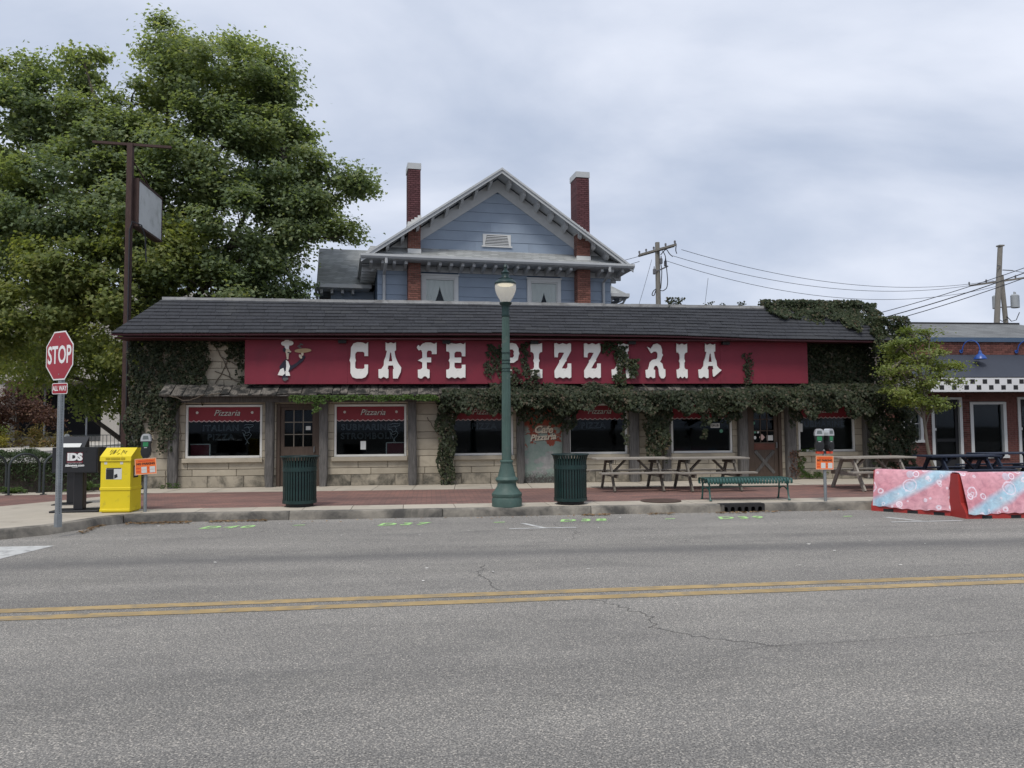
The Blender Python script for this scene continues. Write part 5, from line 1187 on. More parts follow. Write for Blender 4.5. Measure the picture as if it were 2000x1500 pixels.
M['pale_orange'] = mat('pale_orange', (.80,.42,.26), .6, .05, 3)
card((-5.165,14.675,.975), R(8), R(-3.5), 'orange no parking card tied to the single meter', .36, .29)
card((7.64,14.375,.905), R(-2), R(1.0), 'orange no parking card tied below the double meter', .355, .265)

# newspaper racks
M['rack_black'] = mat('rack_black', (.011,.011,.013), .42, .2, 4, spec=.5, dirt=((.04,.04,.042), 5, .6, .8)); M['ids_red'] = mat('masthead_red', (.22,.03,.045), .5, .1, 4); M['white'] = mat('printed_white', (.72,.72,.71), .5, .04, 4)
ids = thing('newspaper_rack', 'black pedestal newspaper rack with white and red masthead', 'newspaper rack', (-6.45, 15.05, .15), R(2))
q = MB(); q.bbox(-.42,.42,-.27,.27,0,.035,.008); q.build('base_plate', M['rack_black'], ids)
q = MB(); q.bbox(-.085,.085,-.08,.08,.034,.72,.01); q.build('pedestal', M['rack_black'], ids)
q = MB(); q.prism([(-.25,.715),(.20,.715),(.20,1.12),(.10,1.175),(-.25,1.175)], -.39, .39, 'yz'); bx2 = q.build('box', M['rack_black'], ids)
q = MB(); q.box(-.37,.37,-.262,-.2505,.73,1.155); bx2d = q.build('door', M['rack_black'], ids)
q = MB(); q.box(-.135,.135,-.2665,-.2625,.895,1.085); q.build('masthead', M['ids_red'], bx2d)
q = MB(); q.box(-.128,.128,-.269,-.2668,.885,.905); q.box(-.128,.128,-.269,-.2668,.925,1.075); q.build('masthead_field', M['ids_dark'] if 'ids_dark' in M else M['rack_black'], bx2d)
def on(parent, txt, size, m, x, y, z, **kw):
    o = text_obj('lettering', txt, size, m, parent, (0,0,0), **kw); o.location = (x, y, z); return o
on(bx2d, 'IDS', .175, M['white'], 0, -.2705, 1.0, bold=.011); on(bx2d, 'idsnews.com', .062, M['white'], 0, -.2705, .852, bold=.0025, shear=.25); on(bx2d, 'INDIANA DAILY STUDENT', .020, M['white'], 0, -.2705, .895)
q = MB(); q.box(-.05,.05,-.2635,-.2622,.812,.817); q.build('small_print', M['white'], bx2d)
q = MB(); q.box(-.20,.20,-.275,-.2665,1.098,1.12); q.build('handle', M['ink'], bx2d)
M['yellow'] = mat('yellow_plastic', (.72,.56,.012), .42, .06, 3, spec=.45, dirt=((.40,.31,.03), 7, .60, .8))
yb = thing('newspaper_box', 'bright yellow plastic newspaper box with torn sticker', 'newspaper box', (-5.66, 14.86, .15), R(-3))
q = MB(); q.box(-.24,.24,-.20,.22,.0,.03); q.prism([(-.225,.03),(.235,.03),(.235,.95),(-.225,.95)], -.262, .262, 'yz'); yb_b = q.build('body', M['yellow'], yb)
q = MB(); q.prism([(-.245,.93),(.25,.93),(.25,1.155),(.02,1.165),(-.235,1.01)], -.275, .275, 'yz'); hood = q.build('hood', M['yellow'], yb)
for a_ in ((-.275,.275,-.238,.247,.40,.455), (-.268,.268,-.24,.24,.02,.07)):
    q = MB(); q.bbox(*a_, .008); q.build('moulded_band', M['yellow'], yb)
q = MB()
for k in range(9):
    x0 = -.17+k*.036; pts_ = [(x0+random.uniform(-.01,.03), -.19+random.uniform(0,.16)) for _ in range(4)]
    q.tube([(x, y, 1.01+(y+.235)*.608+.004) for x, y in pts_], .0035, 4)
q.build('marker_scrawl', M['ink'], hood)
M['yellow_shaded'] = mat('yellow_recess_shade', (.42,.32,.012), .5, .06, 3)  # darker copy of the yellow: recess shade painted on flat raised plates
for a_, c_ in ((-.17,-.10), (-.085,.085), (.10,.17)):
    q = MB(); q.box(a_,c_,-.249,-.2455,.955,.992); q.build('handle_recess_shade', M['yellow_shaded'], hood)
q = MB(); q.box(-.17,.11,-.2285,-.2255,.60,.80); stk = q.build('sticker', M['paper'], yb_b)
q = MB(); q.box(-.165,-.03,-.2305,-.2288,.605,.785); q.prism([(-.02,.61),(.04,.64),(.03,.70),(-.02,.68)], -.2305, -.2288); q.box(-.16,.10,-.2305,-.2288,.79,.805); q.build('sticker_print', M['ink'], stk)
q = MB(); q.box(.2625,.2655,-.10,.10,.62,.84); sk2 = q.build('sticker', M['ink'], yb_b)
q = MB(); q.box(.2657,.2675,-.07,.07,.65,.81); q.build('sticker_print', M['paper'], sk2)
for x in (-.20,.08): q = MB(); q.box(x,x+.05,-.2275,-.2255,.87,.915); q.build('sticker', M['paper'], yb_b)
b3 = thing('newspaper_rack', 'black newspaper rack with white card, half hidden behind the masthead rack', 'newspaper rack', (-7.22, 16.5, .15), R(4))
q = MB(); q.bbox(-.24,.24,-.22,.22,.72,1.05,.01); q.build('body', M['rack_black'], b3)
q = MB(); q.bbox(-.08,.08,-.08,.08,.02,.7195,.01); q.build('pedestal', M['rack_black'], b3)
q = MB(); q.bbox(-.3,.3,-.25,.25,0,.0195,.005); q.build('base_plate', M['rack_black'], b3)
q = MB(); q.prism([(-.22,1.051),(.20,1.051),(.16,1.36)], -.24, .24, 'yz'); sl3 = q.build('hood', M['rack_black'], b3)
q = MB(); q.add([(-.20,-.216,1.075),(.17,-.216,1.075),(.17,-.04,1.218),(-.20,-.04,1.218)], [(0,1,2,3)]); q.v = [(x,y-.006,z+.006) for x,y,z in q.v]; q.add([(a,b2+.004,c-.004) for a,b2,c in q.v], [(3,2,1,0)]); c3 = q.build('card', M['paper'], sl3)

# stop sign
M['stop_red'] = mat('stop_red', (.30,.010,.022), .4, .05, 3, spec=.4)
ss_ = thing('stop_sign', 'red octagonal stop sign with all way plate on a perforated post', 'stop sign', (-5.74, 12.66, .15), R(-37))
q = MB(); q.box(-.034,.034,-.034,.034,0,3.02); q.build('post', M['steel'], ss_)
q = MB()
for i in range(118):
    z = .06+i*.0254; 
    q.cyl((0,-.0342,z),(0,-.0352,z),.0065,n=6); q.cyl((.0342,0,z),(.0352,0,z),.0065,n=6)
tag(q.build('post_holes', M['ink'], ss_), kind='stuff')
q = MB(); q.box(-.040,.040,-.040,.040,0,.20); q.build('post_sleeve', M['steel'], ss_)
def octa(r, cz): return [(r/math.cos(math.pi/8)*math.sin(math.pi/8+i*math.pi/4), cz+r/math.cos(math.pi/8)*math.cos(math.pi/8+i*math.pi/4)) for i in range(8)]
CZ = 2.655
q = MB(); q.prism(octa(.381, CZ), -.042, -.039); pl = q.build('plate', M['white'], ss_)
q = MB(); q.prism(octa(.360, CZ), -.044, -.0422); q.build('red_field', M['stop_red'], pl)
o = text_obj('lettering', 'STOP', .385, M['white'], pl, (0,0,0), sx=.72, bold=.008); o.location = (0,-.0452,CZ)
q = MB(); 
for z in (CZ+.29, CZ-.29): q.cyl((0,-.048,z),(0,-.044,z),.011,n=8)
q.build('bolt', M['steel'], pl)
q = MB(); 
def rrect(w_, h_, r, cz): 
    out = []
    for sx, sz, a0 in ((1,1,0),(-1,1,90),(-1,-1,180),(1,-1,270)):
        for k in range(4): a = R(a0+k*30); out.append((sx*(w_-r)+r*math.cos(a), cz+sz*(h_-r)+r*math.sin(a)))
    return out
q.prism(rrect(.165,.085,.025,2.14), -.041, -.038); pl2 = q.build('all_way_plate', M['white'], ss_); pl2.location = (.02,0,0); pl2.rotation_euler = (0,0,R(10))
q = MB(); q.prism(rrect(.155,.075,.02,2.14), -.043, -.0412); q.build('red_field', M['stop_red'], pl2)
o = text_obj('lettering', 'ALL WAY', .105, M['white'], pl2, (0,0,0), sx=.66, bold=.003); o.location = (0,-.0442,2.14)

# draped plastic barriers
def drape_mat():
    m, nt, b = _base('printed_drape'); tc = N(nt, 'ShaderNodeTexCoord'); P = tc.outputs['Object']
    pk = ramp(nt, noise(nt, P, 1.2, 3), [(.3,(.57,.225,.27)), (.7,(.66,.36,.40))])
    mp = N(nt, 'ShaderNodeMapping'); mp.inputs['Rotation'].default_value = (0, R(28), 0); L(nt, P, mp.inputs[0])
    wv = N(nt, 'ShaderNodeTexWave', wave_type='BANDS', bands_direction='Z'); wv.inputs['Scale'].default_value = .36; wv.inputs['Distortion'].default_value = 4.0; wv.inputs['Detail'].default_value = 1; wv.inputs['Detail Scale'].default_value = .6; L(nt, mp.outputs[0], wv.inputs['Vector'])
    bm_ = N(nt, 'ShaderNodeMapRange'); bm_.inputs['From Min'].default_value = .78; bm_.inputs['From Max'].default_value = .97; L(nt, wv.outputs['Fac'], bm_.inputs['Value'])
    c = mixc(nt, pk, ramp(nt, noise(nt, P, 5, 2), [(.3,(.30,.48,.60)), (.7,(.50,.60,.66))]), bm_.outputs[0])
    for sc_, r0, r1, col_, k in ((5.0,.20,.30,(.76,.68,.74),.85), (5.0,.0,.11,(.60,.50,.66),.55), (2.9,.30,.36,(.74,.64,.72),.8), (2.9,.10,.22,(.58,.62,.74),.55), (7.5,.14,.25,(.74,.66,.72),.7), (3.7,.0,.26,(.46,.58,.68),.5)):
        v_ = N(nt, 'ShaderNodeTexVoronoi', feature='F1'); v_.inputs['Scale'].default_value = sc_; v_.inputs['Randomness'].default_value = .9; L(nt, P, v_.inputs['Vector'])
        jit = N(nt, 'ShaderNodeMath', operation='MULTIPLY_ADD'); L(nt, noise(nt, P, 16, 2), jit.inputs[0]); jit.inputs[1].default_value = .16; L(nt, v_.outputs['Distance'], jit.inputs[2])
        a = N(nt, 'ShaderNodeMath', operation='GREATER_THAN'); L(nt, jit.outputs[0], a.inputs[0]); a.inputs[1].default_value = r0+.08
        d = N(nt, 'ShaderNodeMath', operation='LESS_THAN'); L(nt, jit.outputs[0], d.inputs[0]); d.inputs[1].default_value = r1+.08
        cs = N(nt, 'ShaderNodeSeparateColor'); L(nt, v_.outputs['Color'], cs.inputs[0]); g_ = N(nt, 'ShaderNodeMath', operation='GREATER_THAN'); L(nt, cs.outputs[0], g_.inputs[0]); g_.inputs[1].default_value = .45
        e = N(nt, 'ShaderNodeMath', operation='MULTIPLY'); L(nt, a.outputs[0], e.inputs[0]); L(nt, d.outputs[0], e.inputs[1]); e2 = N(nt, 'ShaderNodeMath', operation='MULTIPLY'); L(nt, e.outputs[0], e2.inputs[0]); L(nt, g_.outputs[0], e2.inputs[1])
        e3 = N(nt, 'ShaderNodeMath', operation='MULTIPLY'); L(nt, e2.outputs[0], e3.inputs[0]); e3.inputs[1].default_value = k
        c = mixc(nt, c, col_, e3.outputs[0])
    c = mixc(nt, c, ramp(nt, noise(nt, P, 9, 4, .65, .6), [(.32,(.80,.78,.82)), (.5,(1,1,1)), (.68,(1.16,1.20,1.20))]), 1, 'MULTIPLY')
    L(nt, c, b.inputs['Base Color']); b.inputs['Roughness'].default_value = .6
    bp = N(nt, 'ShaderNodeBump'); bp.inputs['Strength'].default_value = .5; bp.inputs['Distance'].default_value = .03; L(nt, noise(nt, P, 3.2, 3, .5, .8, (.6,1,1.6)), bp.inputs['Height']); L(nt, bp.outputs[0], b.inputs['Normal']); return m
M['drape'] = drape_mat(); M['barrier_red'] = mat('barrier_red_plastic', (.36,.035,.030), .45, .08, 3, spec=.4)
def barrier(loc, rz, ln, label):
    t = thing('barrier', label, 'barrier', loc, rz, 'draped plastic barriers'); h = ln/2
    pr = [(-.29,0),(.29,0),(.29,.10),(.16,.26),(.10,.76),(-.10,.76),(-.16,.26),(-.29,.10)]
    q = MB(); q.prism(pr, -h, h, 'yz'); q.build('body', M['barrier_red'], t)
    q = MB()
    for x in (-h*.62, -h*.1, h*.45): q.box(x-.09, x+.09, -.2925, .2925, -.002, .055)
    q.build('forklift_slot', M['ink'], t)
    # cloth laid over the top, sides hanging straighter than the plastic below
    nx = 60; sec = [(-.315,.085),(-.30,.20),(-.255,.34),(-.20,.52),(-.155,.66),(-.128,.75),(-.10,.780),(.0,.786),(.10,.780),(.128,.75),(.155,.66),(.20,.52),(.255,.34),(.30,.20),(.315,.085)]
    vs_ = []; ns = len(sec); rr = random.Random(label); ph = rr.uniform(0,6)
    for i in range(nx+1):
        x = -h+.03+(ln-.06)*i/nx
        for j, (y, z) in enumerate(sec):
            k = abs(j-7)/7; wv = (.016*math.sin(x*9+ph+j*.4)+.010*math.sin(x*23+ph*2))*k
            vs_.append((x, y+(wv if y > 0 else -wv), z+.012*math.sin(x*5+ph)*k+(.008*math.sin(x*31) if k > .9 else 0)))
    fs = [(i*ns+j, (i+1)*ns+j, (i+1)*ns+j+1, i*ns+j+1) for i in range(nx) for j in range(ns-1)]
    q = MB(); q.add(vs_, fs); q.build('drape', M['drape'], t, smooth=True); return t
barrier((9.10,13.58,0), R(-50), 1.62, 'left barrier in pink and blue printed cloth, turned towards the kerb')
barrier((10.22,12.78,0), R(-3), 2.0, 'right barrier in pink and blue printed cloth, bare red end showing')

# bike hoops in front of the hedge
M['hoop'] = mat('hoop_dark', (.035,.042,.042), .5, .15, 4, spec=.4)
for k, (x, y, lb) in enumerate(((-10.25,19.25,'leftmost of three bike hoops before the hedge, cut by the frame'), (-9.52,19.3,'middle of three dark steel bike hoops before the hedge'), (-8.78,19.35,'right one of three bike hoops, just behind the stop sign post'))):
    q = MB(); pth = [(0,-.34,0),(0,-.34,.62)]
    for i in range(1, 12): a = math.pi-math.pi*i/12; pth.append((0,.34*math.cos(a),.62+.32*math.sin(a)))
    pth += [(0,.34,.62),(0,.34,0)]
    q.tube(pth, .027, 8)
    for sy in (-1, 1): q.cyl((0,sy*.34,0),(0,sy*.34,.012),.075,n=12)
    o = q.build('bike_hoop', M['hoop'], smooth=True, loc=(x,y,.15)); o.rotation_euler = (0,0,R(-38)); tag(o, lb, 'bike rack', 'bike hoops')
# far meter and railing across the side street
pm3 = thing('parking_meter', 'small distant double parking meter seen above the newspaper racks', 'parking meter', (-15.5, 34.5, .0))
q = MB(); q.cyl((0,0,0),(0,0,1.05),.03,n=8); q.build('pole', M['steel'], pm3)
for x in (-.13,.13):
    q = MB(); q.box(x-.10,x+.10,-.06,.06,1.02,1.34); hh = q.build('meter_head', M['meter_black'], pm3); q = MB(); q.lathe([(.105,1.341),(.10,1.42),(.05,1.47)], 10, (x,0,0)); q.build('dome', M['white'], hh)
    q = MB(); q.box(x-.09,x+.09,-.064,-.0605,.80,1.02); q.build('label', M['white'], hh)
rl = thing('railing', 'thin dark metal railing beyond the side street', 'railing', (-26, 72, 0))
q = MB(); q.bar((-7,0,1.15),(9,4,1.15),.06,.06); q.build('top_rail', M['hoop'], rl); q = MB(); q.bar((-7,0,.2),(9,4,.2),.05,.05); q.build('bottom_rail', M['hoop'], rl)
q = MB(); q.box(-.02,.02,-.02,.02,.0,1.15); bme = raw_mesh('baluster', q.v, q.f, M['hoop'])
for i in range(54): link('baluster', bme, rl, (-7+i*.3, i*.075, 0))
# ------------------------------------------------------------------ vegetation
rng = np.random.default_rng(5)
def unit(v): return v/np.maximum(1e-6, np.linalg.norm(v, axis=1, keepdims=True))
def leaf_mesh(name, P, D, size, m, parent=None, shape='quad', jitter=.5, loc=(0,0,0), upbias=.0, hang=0.):
    """P: leaf positions, D: preferred facing; every leaf its own small folded blade"""
    n = len(P); nrm_ = unit(D+rng.normal(0, jitter, (n,3))+np.array([0,0,upbias])); tr_ = rng.normal(0,1,(n,3))*(1-hang)+np.array([0,0,-1.])*hang*2+rng.normal(0,.5,(n,3))*hang; t = unit(tr_-nrm_*np.sum(tr_*nrm_,1,keepdims=True)); bt = np.cross(nrm_, t)
    s = (size*rng.uniform(.65,1.3,n))[:,None]
    if shape == 'quad': pts = [(-.55,0,0),(0,-.36,.10),(.62,0,-.05),(0,.36,.10)]
    elif shape == 'lobed': pts = [(-.5,0,0),(-.28,-.30,.05),(.05,-.50,-.03),(.10,-.20,.07),(.65,0,-.06),(.10,.20,.07),(.05,.50,-.03),(-.28,.30,.05)]
    else: pts = [(-.6,0,0),(0,-.14,.03),(.7,0,-.06),(0,.14,.03)]
    k = len(pts); V = np.empty((n,k,3))
    for i, (a, b2, c) in enumerate(pts): V[:,i,:] = P+t*s*a+bt*s*b2+nrm_*s*c
    V = V.reshape(-1,3)-np.array(loc)
    me = bpy.data.meshes.new(name); me.vertices.add(n*k); me.vertices.foreach_set('co', V.ravel())
    me.loops.add(n*k); me.loops.foreach_set('vertex_index', np.arange(n*k, dtype=np.int32))
    me.polygons.add(n); me.polygons.foreach_set('loop_start', np.arange(0,n*k,k,dtype=np.int32)); me.polygons.foreach_set('loop_total', np.full(n,k,dtype=np.int32))
    me.materials.append(m); me.update(calc_edges=True); me.validate()
    return link(name, me, parent)
M['maple'] = leaf_mat('maple_leaf', (.185,.245,.155), (.295,.37,.225), (.36,.39,.22), .60)
M['maple_low'] = leaf_mat('maple_leaf_low', (.185,.235,.105), (.32,.365,.155), (.39,.39,.17), .60)
M['vine'] = leaf_mat('ivy_leaf', (.016,.024,.012), (.046,.058,.030), (.10,.075,.055), .2, .6)
M['vine_green'] = leaf_mat('green_creeper', (.035,.075,.014), (.075,.125,.025), None, .3)
M['vine_bright'] = leaf_mat('ivy_mixed', (.018,.030,.013), (.052,.068,.031), (.11,.082,.055), .2, .6)
M['locust'] = leaf_mat('young_tree_leaf', (.15,.20,.06), (.27,.32,.11), (.36,.38,.15), .5)
M['bark'] = mat('bark', (.085,.070,.055), .95, .35, 4, .8, 16, stretch=(4,4,.8)); M['bark_pale'] = mat('young_bark', (.16,.14,.11), .95, .25, 6, .5, 30, stretch=(3,3,.6)); M['stem'] = mat('vine_stem', (.10,.08,.06), .95, .3, 8)
M['yew'] = leaf_mat('yew_hedge', (.016,.034,.010), (.036,.060,.018), None, .15); M['fern'] = leaf_mat('fern_frond', (.045,.085,.020), (.09,.14,.04), None, .3)
M['redmaple'] = leaf_mat('bronze_leaf', (.070,.032,.026), (.125,.060,.045), (.16,.095,.06), .3); M['goldshrub'] = leaf_mat('gold_shrub', (.12,.125,.012), (.26,.22,.03), None, .3)
M['limeshrub'] = leaf_mat('lime_shrub', (.065,.10,.014), (.14,.165,.03), None, .3); M['grassy'] = leaf_mat('dry_grass', (.12,.105,.035), (.22,.17,.06), (.20,.09,.05), .3)

def limb_path(p0, p1, bend, k=6):
    p0, p1 = Vector(p0), Vector(p1); out = []
    off = Vector((random.uniform(-1,1), random.uniform(-1,1), random.uniform(-.3,.6)))*bend
    for i in range(k+1):
        t = i/k; out.append(p0.lerp(p1, t)+off*math.sin(math.pi*t)+Vector((random.uniform(-1,1), random.uniform(-1,1), 0))*bend*.12*(0 < i < k))
    return out
def ellipsoid_clumps(E, per, seed):
    """clump centres spread through and mostly near the skin of each lobe"""
    r_ = np.random.default_rng(seed); C = []; O = []
    for (x, y, z, rx, ry, rz) in E:
        n = max(5, int(per*(rx*ry*rz)**(2/3)/2)); d = unit(r_.normal(0,1,(n,3))); rad = r_.uniform(.45,1.02,n)[:,None]**.6
        p = np.array([x,y,z])+d*rad*np.array([rx,ry,rz]); C.append(p); O.append(d)
    return np.vstack(C), np.vstack(O)
def crown(name, E, per, nleaf, spread, size, m, parent, seed, loc, jitter=.55, flat=.55, upbias=.5, shape='quad', keep=None):
    C, O = ellipsoid_clumps(E, per, seed); r_ = np.random.default_rng(seed+1)
    if keep is not None: k_ = keep(C); C, O = C[k_], O[k_]
    cnt = r_.integers(int(nleaf*.5), int(nleaf*1.5), len(C)); idx = np.repeat(np.arange(len(C)), cnt)
    sc_ = r_.uniform(.6,1.35,len(C))[idx][:,None]
    P = C[idx]+r_.normal(0,1,(len(idx),3))*spread*sc_*np.array([1,1,flat]); D = O[idx]*.6
    return leaf_mesh(name, P, D, size, m, parent, shape, jitter, loc, upbias), C
def world_crown_tree(name, label, base, E, trunk_top, r0, per, nleaf, spread, size, m, bark, seed, nlimb=40, group=None, flat=.55, upbias=.5, shape='quad', lowest=.25):
    t = thing(name, label, 'tree', base, 0, group); random.seed(seed)
    cr, C = crown('crown', E, per, nleaf, spread, size, m, t, seed, base, flat=flat, upbias=upbias, shape=shape)
    b = MB(); tt = Vector(trunk_top)-Vector(base); pth = limb_path((0,0,-.05), tt, .25, 8)
    b.tube(pth, [r0*(1.25 if i == 0 else 1-.55*i/8) for i in range(9)], 12); b.build('trunk', bark, t, smooth=True)
    lb = MB(); tips = []
    for k, e in enumerate(E):
        c = Vector(e[:3])-Vector(base); h = random.uniform(lowest,.95); st_ = pth[min(8, int(h*8))] if c.z > tt.z*.6 else pth[random.randint(2,5)]
        p = limb_path(st_, c, (c-st_).length*.10, 6); ra = r0*.42*(1-.35*h); lb.tube(p, [ra*(1-.8*i/6)+.012 for i in range(7)], 7); tips.append(p)
    Cl = C-np.array(base); sel = np.random.default_rng(seed+9).choice(len(C), min(len(C), nlimb), replace=False)
    for i in sel:
        c = Vector(Cl[i]); best = min((q for p in tips for q in p[2:]), key=lambda q: (q-c).length)
        p = limb_path(best, c, (c-best).length*.10, 4); lb.tube(p, [.035*(1-.75*j/4)+.006 for j in range(5)], 5)
    lb.build('limbs', bark, t, smooth=True); return t
# great maple left of the cafe
ME = [(-8.7,30,15.1,2.0,2.2,1.8),(-10.3,30.3,16.3,.8,1.0,1.2),(-6.9,29.8,14.3,1.7,1.8,2.0),(-6.4,30,15.3,.8,.8,1.3),(-14.2,30.4,13.7,1.5,1.8,1.4),(-13.1,30,15.6,.5,.7,1.0),(-15.8,30,12.8,1.8,2,1.9),(-14.9,30.3,14.9,.7,.9,.8),(-16.4,30.3,15.0,.6,.9,.6),
      (-11.9,29.6,11.9,1.7,2.0,1.5),(-8.3,29.5,11.8,2.6,2.4,2.2),(-5.7,29.8,12.0,1.6,1.8,1.9),(-3.9,30,11.1,1.3,1.2,.8),(-2.75,30,11.25,.6,.6,.35),(-5.3,29.7,9.3,1.3,1.6,1.3),(-3.6,29.9,9.0,.7,.8,.5),(-7.2,29.2,8.9,2.3,2.2,2.0),(-10.4,28.8,9.6,2.5,2.2,2.1),
      (-13.5,29,9.8,2.4,2.2,2.2),(-15.8,29.6,8.6,1.9,2.2,2.2),(-5.7,29.8,7.3,1.3,1.5,1.2),(-8.0,28.8,6.4,2.3,2.0,1.5),(-16.6,30,10.8,1.5,1.6,1.7),(-7.2,29.8,13.2,1.6,1.5,1.1),(-4.9,29.8,10.3,1.4,1.4,.9),(-12.7,29.9,13.4,1.2,1.3,.9),(-11.3,29.9,13.9,.9,1.0,.9)]
ML = [(-11.3,28.3,6.5,2.3,1.9,1.5),(-14.0,28.6,5.8,2.3,2.0,1.6),(-16.3,29,5.6,1.9,1.9,1.6),(-9.8,27.6,8.0,1.6,1.1,1.2),(-12.6,27.7,7.4,1.6,1.2,1.2),(-10.2,28.2,4.8,1.5,1.5,1.0)]
mt_ = world_crown_tree('maple_tree', 'great spreading green maple tree rising left of the cafe', (-11.0,31.5,0), ME, (-10.2,30.5,12.5), .42, 20, 330, .33, .135, M['maple'], M['bark'], 31, 170, shape='lobed', upbias=.9)
c2, _ = crown('crown', ML, 20, 330, .35, .138, M['maple_low'], mt_, 44, (-11.0,31.5,0), shape='lobed', upbias=.9)
world_crown_tree('maple_tree', 'shaded lower tree with hanging yellow-green boughs beside the cafe corner', (-12.4,33.5,0),
    [(-11.6,32.5,4.6,2.2,1.6,1.2),(-13.8,33,4.2,2.0,1.6,1.2),(-16.5,34,4.8,2.2,1.8,1.3),(-10.6,31.5,3.2,1.2,1.0,1.0),(-11.9,31.8,3.1,1.1,1.0,.8),(-13.6,32.4,3.0,.9,1.0,.6),(-10.2,31.2,2.2,.7,.8,.6),(-19.5,36,5.5,2.4,2,1.8)], (-12.4,33.3,4.5), .26, 18, 220, .36, .135, M['maple_low'], M['bark'], 57, 50, flat=.8, upbias=.1)
# young street tree by the shop
world_crown_tree('young_tree', 'slender young tree with light green layered leaves before the brick shop', (12.90,18.6,.15),
    [(12.37,18.60,3.49,0.67,0.59,0.30),(12.49,18.70,3.87,0.46,0.42,0.22),(12.95,18.60,3.38,0.55,0.50,0.28),(11.86,18.50,3.17,0.46,0.42,0.26),(12.32,18.50,2.84,0.71,0.59,0.30),(13.04,18.60,2.79,0.50,0.50,0.28),(12.58,18.50,2.38,0.55,0.50,0.26),(12.91,18.60,2.09,0.29,0.34,0.20),(11.90,18.50,2.52,0.42,0.42,0.24),(13.33,18.60,3.11,0.29,0.34,0.22),(12.03,18.60,3.65,0.34,0.34,0.20),(12.83,18.60,3.81,0.34,0.34,0.20),(12.24,18.50,2.14,0.34,0.34,0.20)], (12.6,18.6,2.9), .05, 62, 150, .14, .062, M['locust'], M['bark_pale'], 71, 70, lowest=.62, flat=.42, upbias=.9)

# ivy: leaves hugging wall, shakes, sign or roof; each stand of it is a plant of its own
def patch(x0, x1, z0, z1, Yf, thick, n, taper=0., hang=0., wob=.16):
    """leaf spots filling a rough-edged patch; Yf is the surface depth, a number or f(x, z)"""
    n = int(n*2.0); u_ = rng.uniform(-1,1,n); v_ = rng.uniform(0,1,n)
    edge = wob*np.sin(u_*7+x0*3)+wob*.7*np.sin(u_*17+x1)
    x = (x0+x1)/2+(x1-x0)/2*u_*(1-taper*(1-v_))+.05*np.sin(v_*15+x0*5); z = z0+(z1-z0)*(v_*(1-hang*.0)+0)+edge*(1-v_)*(z1-z0)*.9
    cl = np.sin(x*9.1+z*3.7)*np.sin(z*8.3-x*2.9)+.5*np.sin(x*19+z*23)
    keep = cl > rng.uniform(-1.5,.35,n); x, z = x[keep], z[keep]
    Ys = np.array([Yf(a, c) for a, c in zip(x, z)]) if callable(Yf) else np.full(len(x), Yf)
    bulge = thick*(.35+.65*(.5+.5*np.sin(x*4.3+z*5.1)))*rng.uniform(.1,1,len(x))
    return np.stack([x, Ys-bulge, z], 1)
def vine(label, patches, size, m, base, stems=(), droop=.25, group='ivy on the cafe', name='ivy'):
    t = thing(name, label, 'ivy', base, 0, group); P = np.vstack(patches)
    D = np.tile(np.array([0,-1.,.55]), (len(P),1)); leaf_mesh('foliage', P, D, size*.74, m, t, 'lobed', droop+.22, base, 0., .7)
    if stems:
        b = MB()
        for pts in stems:
            o = Vector(base); w_ = []
            for i in range(len(pts)-1):
                a, c = Vector(pts[i]), Vector(pts[i+1])
                for j in range(6): w_.append(a.lerp(c, j/6)-o+Vector((random.uniform(-.02,.02),random.uniform(-.01,.01),random.uniform(-.02,.02))))
            w_.append(Vector(pts[-1])-o); b.tube(w_, .011, 5)
        b.build('stems', M['stem'], t)
    return t
def roofY(x, z): return EY+(TY-EY)*max(0, min(1.0, (z-EZ(x))/(TZ(x)-EZ(x))))
def awnY(x, z): return 19.73 if z < 2.47 else 19.73+(z-2.47)*1.6
vine('dark ivy clothing the left corner of the cafe from ground to eave', [patch(-7.62,-6.72,1.75,3.95,20.36,.20,2300,.15), patch(-7.68,-7.22,.15,2.2,20.36,.16,700), patch(-6.85,-6.30,1.35,2.75,20.2,.12,520,.6), patch(-6.75,-5.62,2.55,3.95,20.33,.16,1800,.2), patch(-5.25,-4.72,3.45,3.95,20.36,.10,240,.2), patch(-5.6,-4.72,3.75,3.95,20.36,.08,120), patch(-6.95,-6.55,1.2,2.2,20.3,.1,120,.7), patch(-4.95,-4.68,2.8,3.9,20.3,.08,150)], .105, M['vine'], (-7.0,20.3,.15),
     [[(-5.6,20.38,3.9),(-5.3,20.37,3.4),(-5.1,20.37,2.9)], [(-5.0,20.37,3.9),(-5.25,20.37,3.3),(-5.5,20.37,2.8)], [(-5.5,20.37,3.1),(-4.9,20.37,2.85)], [(-6.4,19.72,2.45),(-6.0,19.70,2.35),(-5.6,19.72,2.47),(-5.2,19.74,2.52)], [(-6.35,20.2,2.2),(-6.3,20.25,1.5),(-6.35,20.3,.95)], [(-6.6,20.1,.18),(-6.62,20.15,.6)], [(-5.35,20.37,3.5),(-4.85,20.37,3.2)]])
vine('thin bright green creeper strip under the shakes above the left door and window', [patch(-3.55,-2.4,2.30,2.47,19.74,.08,230), patch(-2.6,.2,2.33,2.47,19.74,.09,560), patch(-3.0,-2.75,2.05,2.40,19.76,.05,50,.5)], .075, M['vine_green'], (-1.6,19.7,2.3))
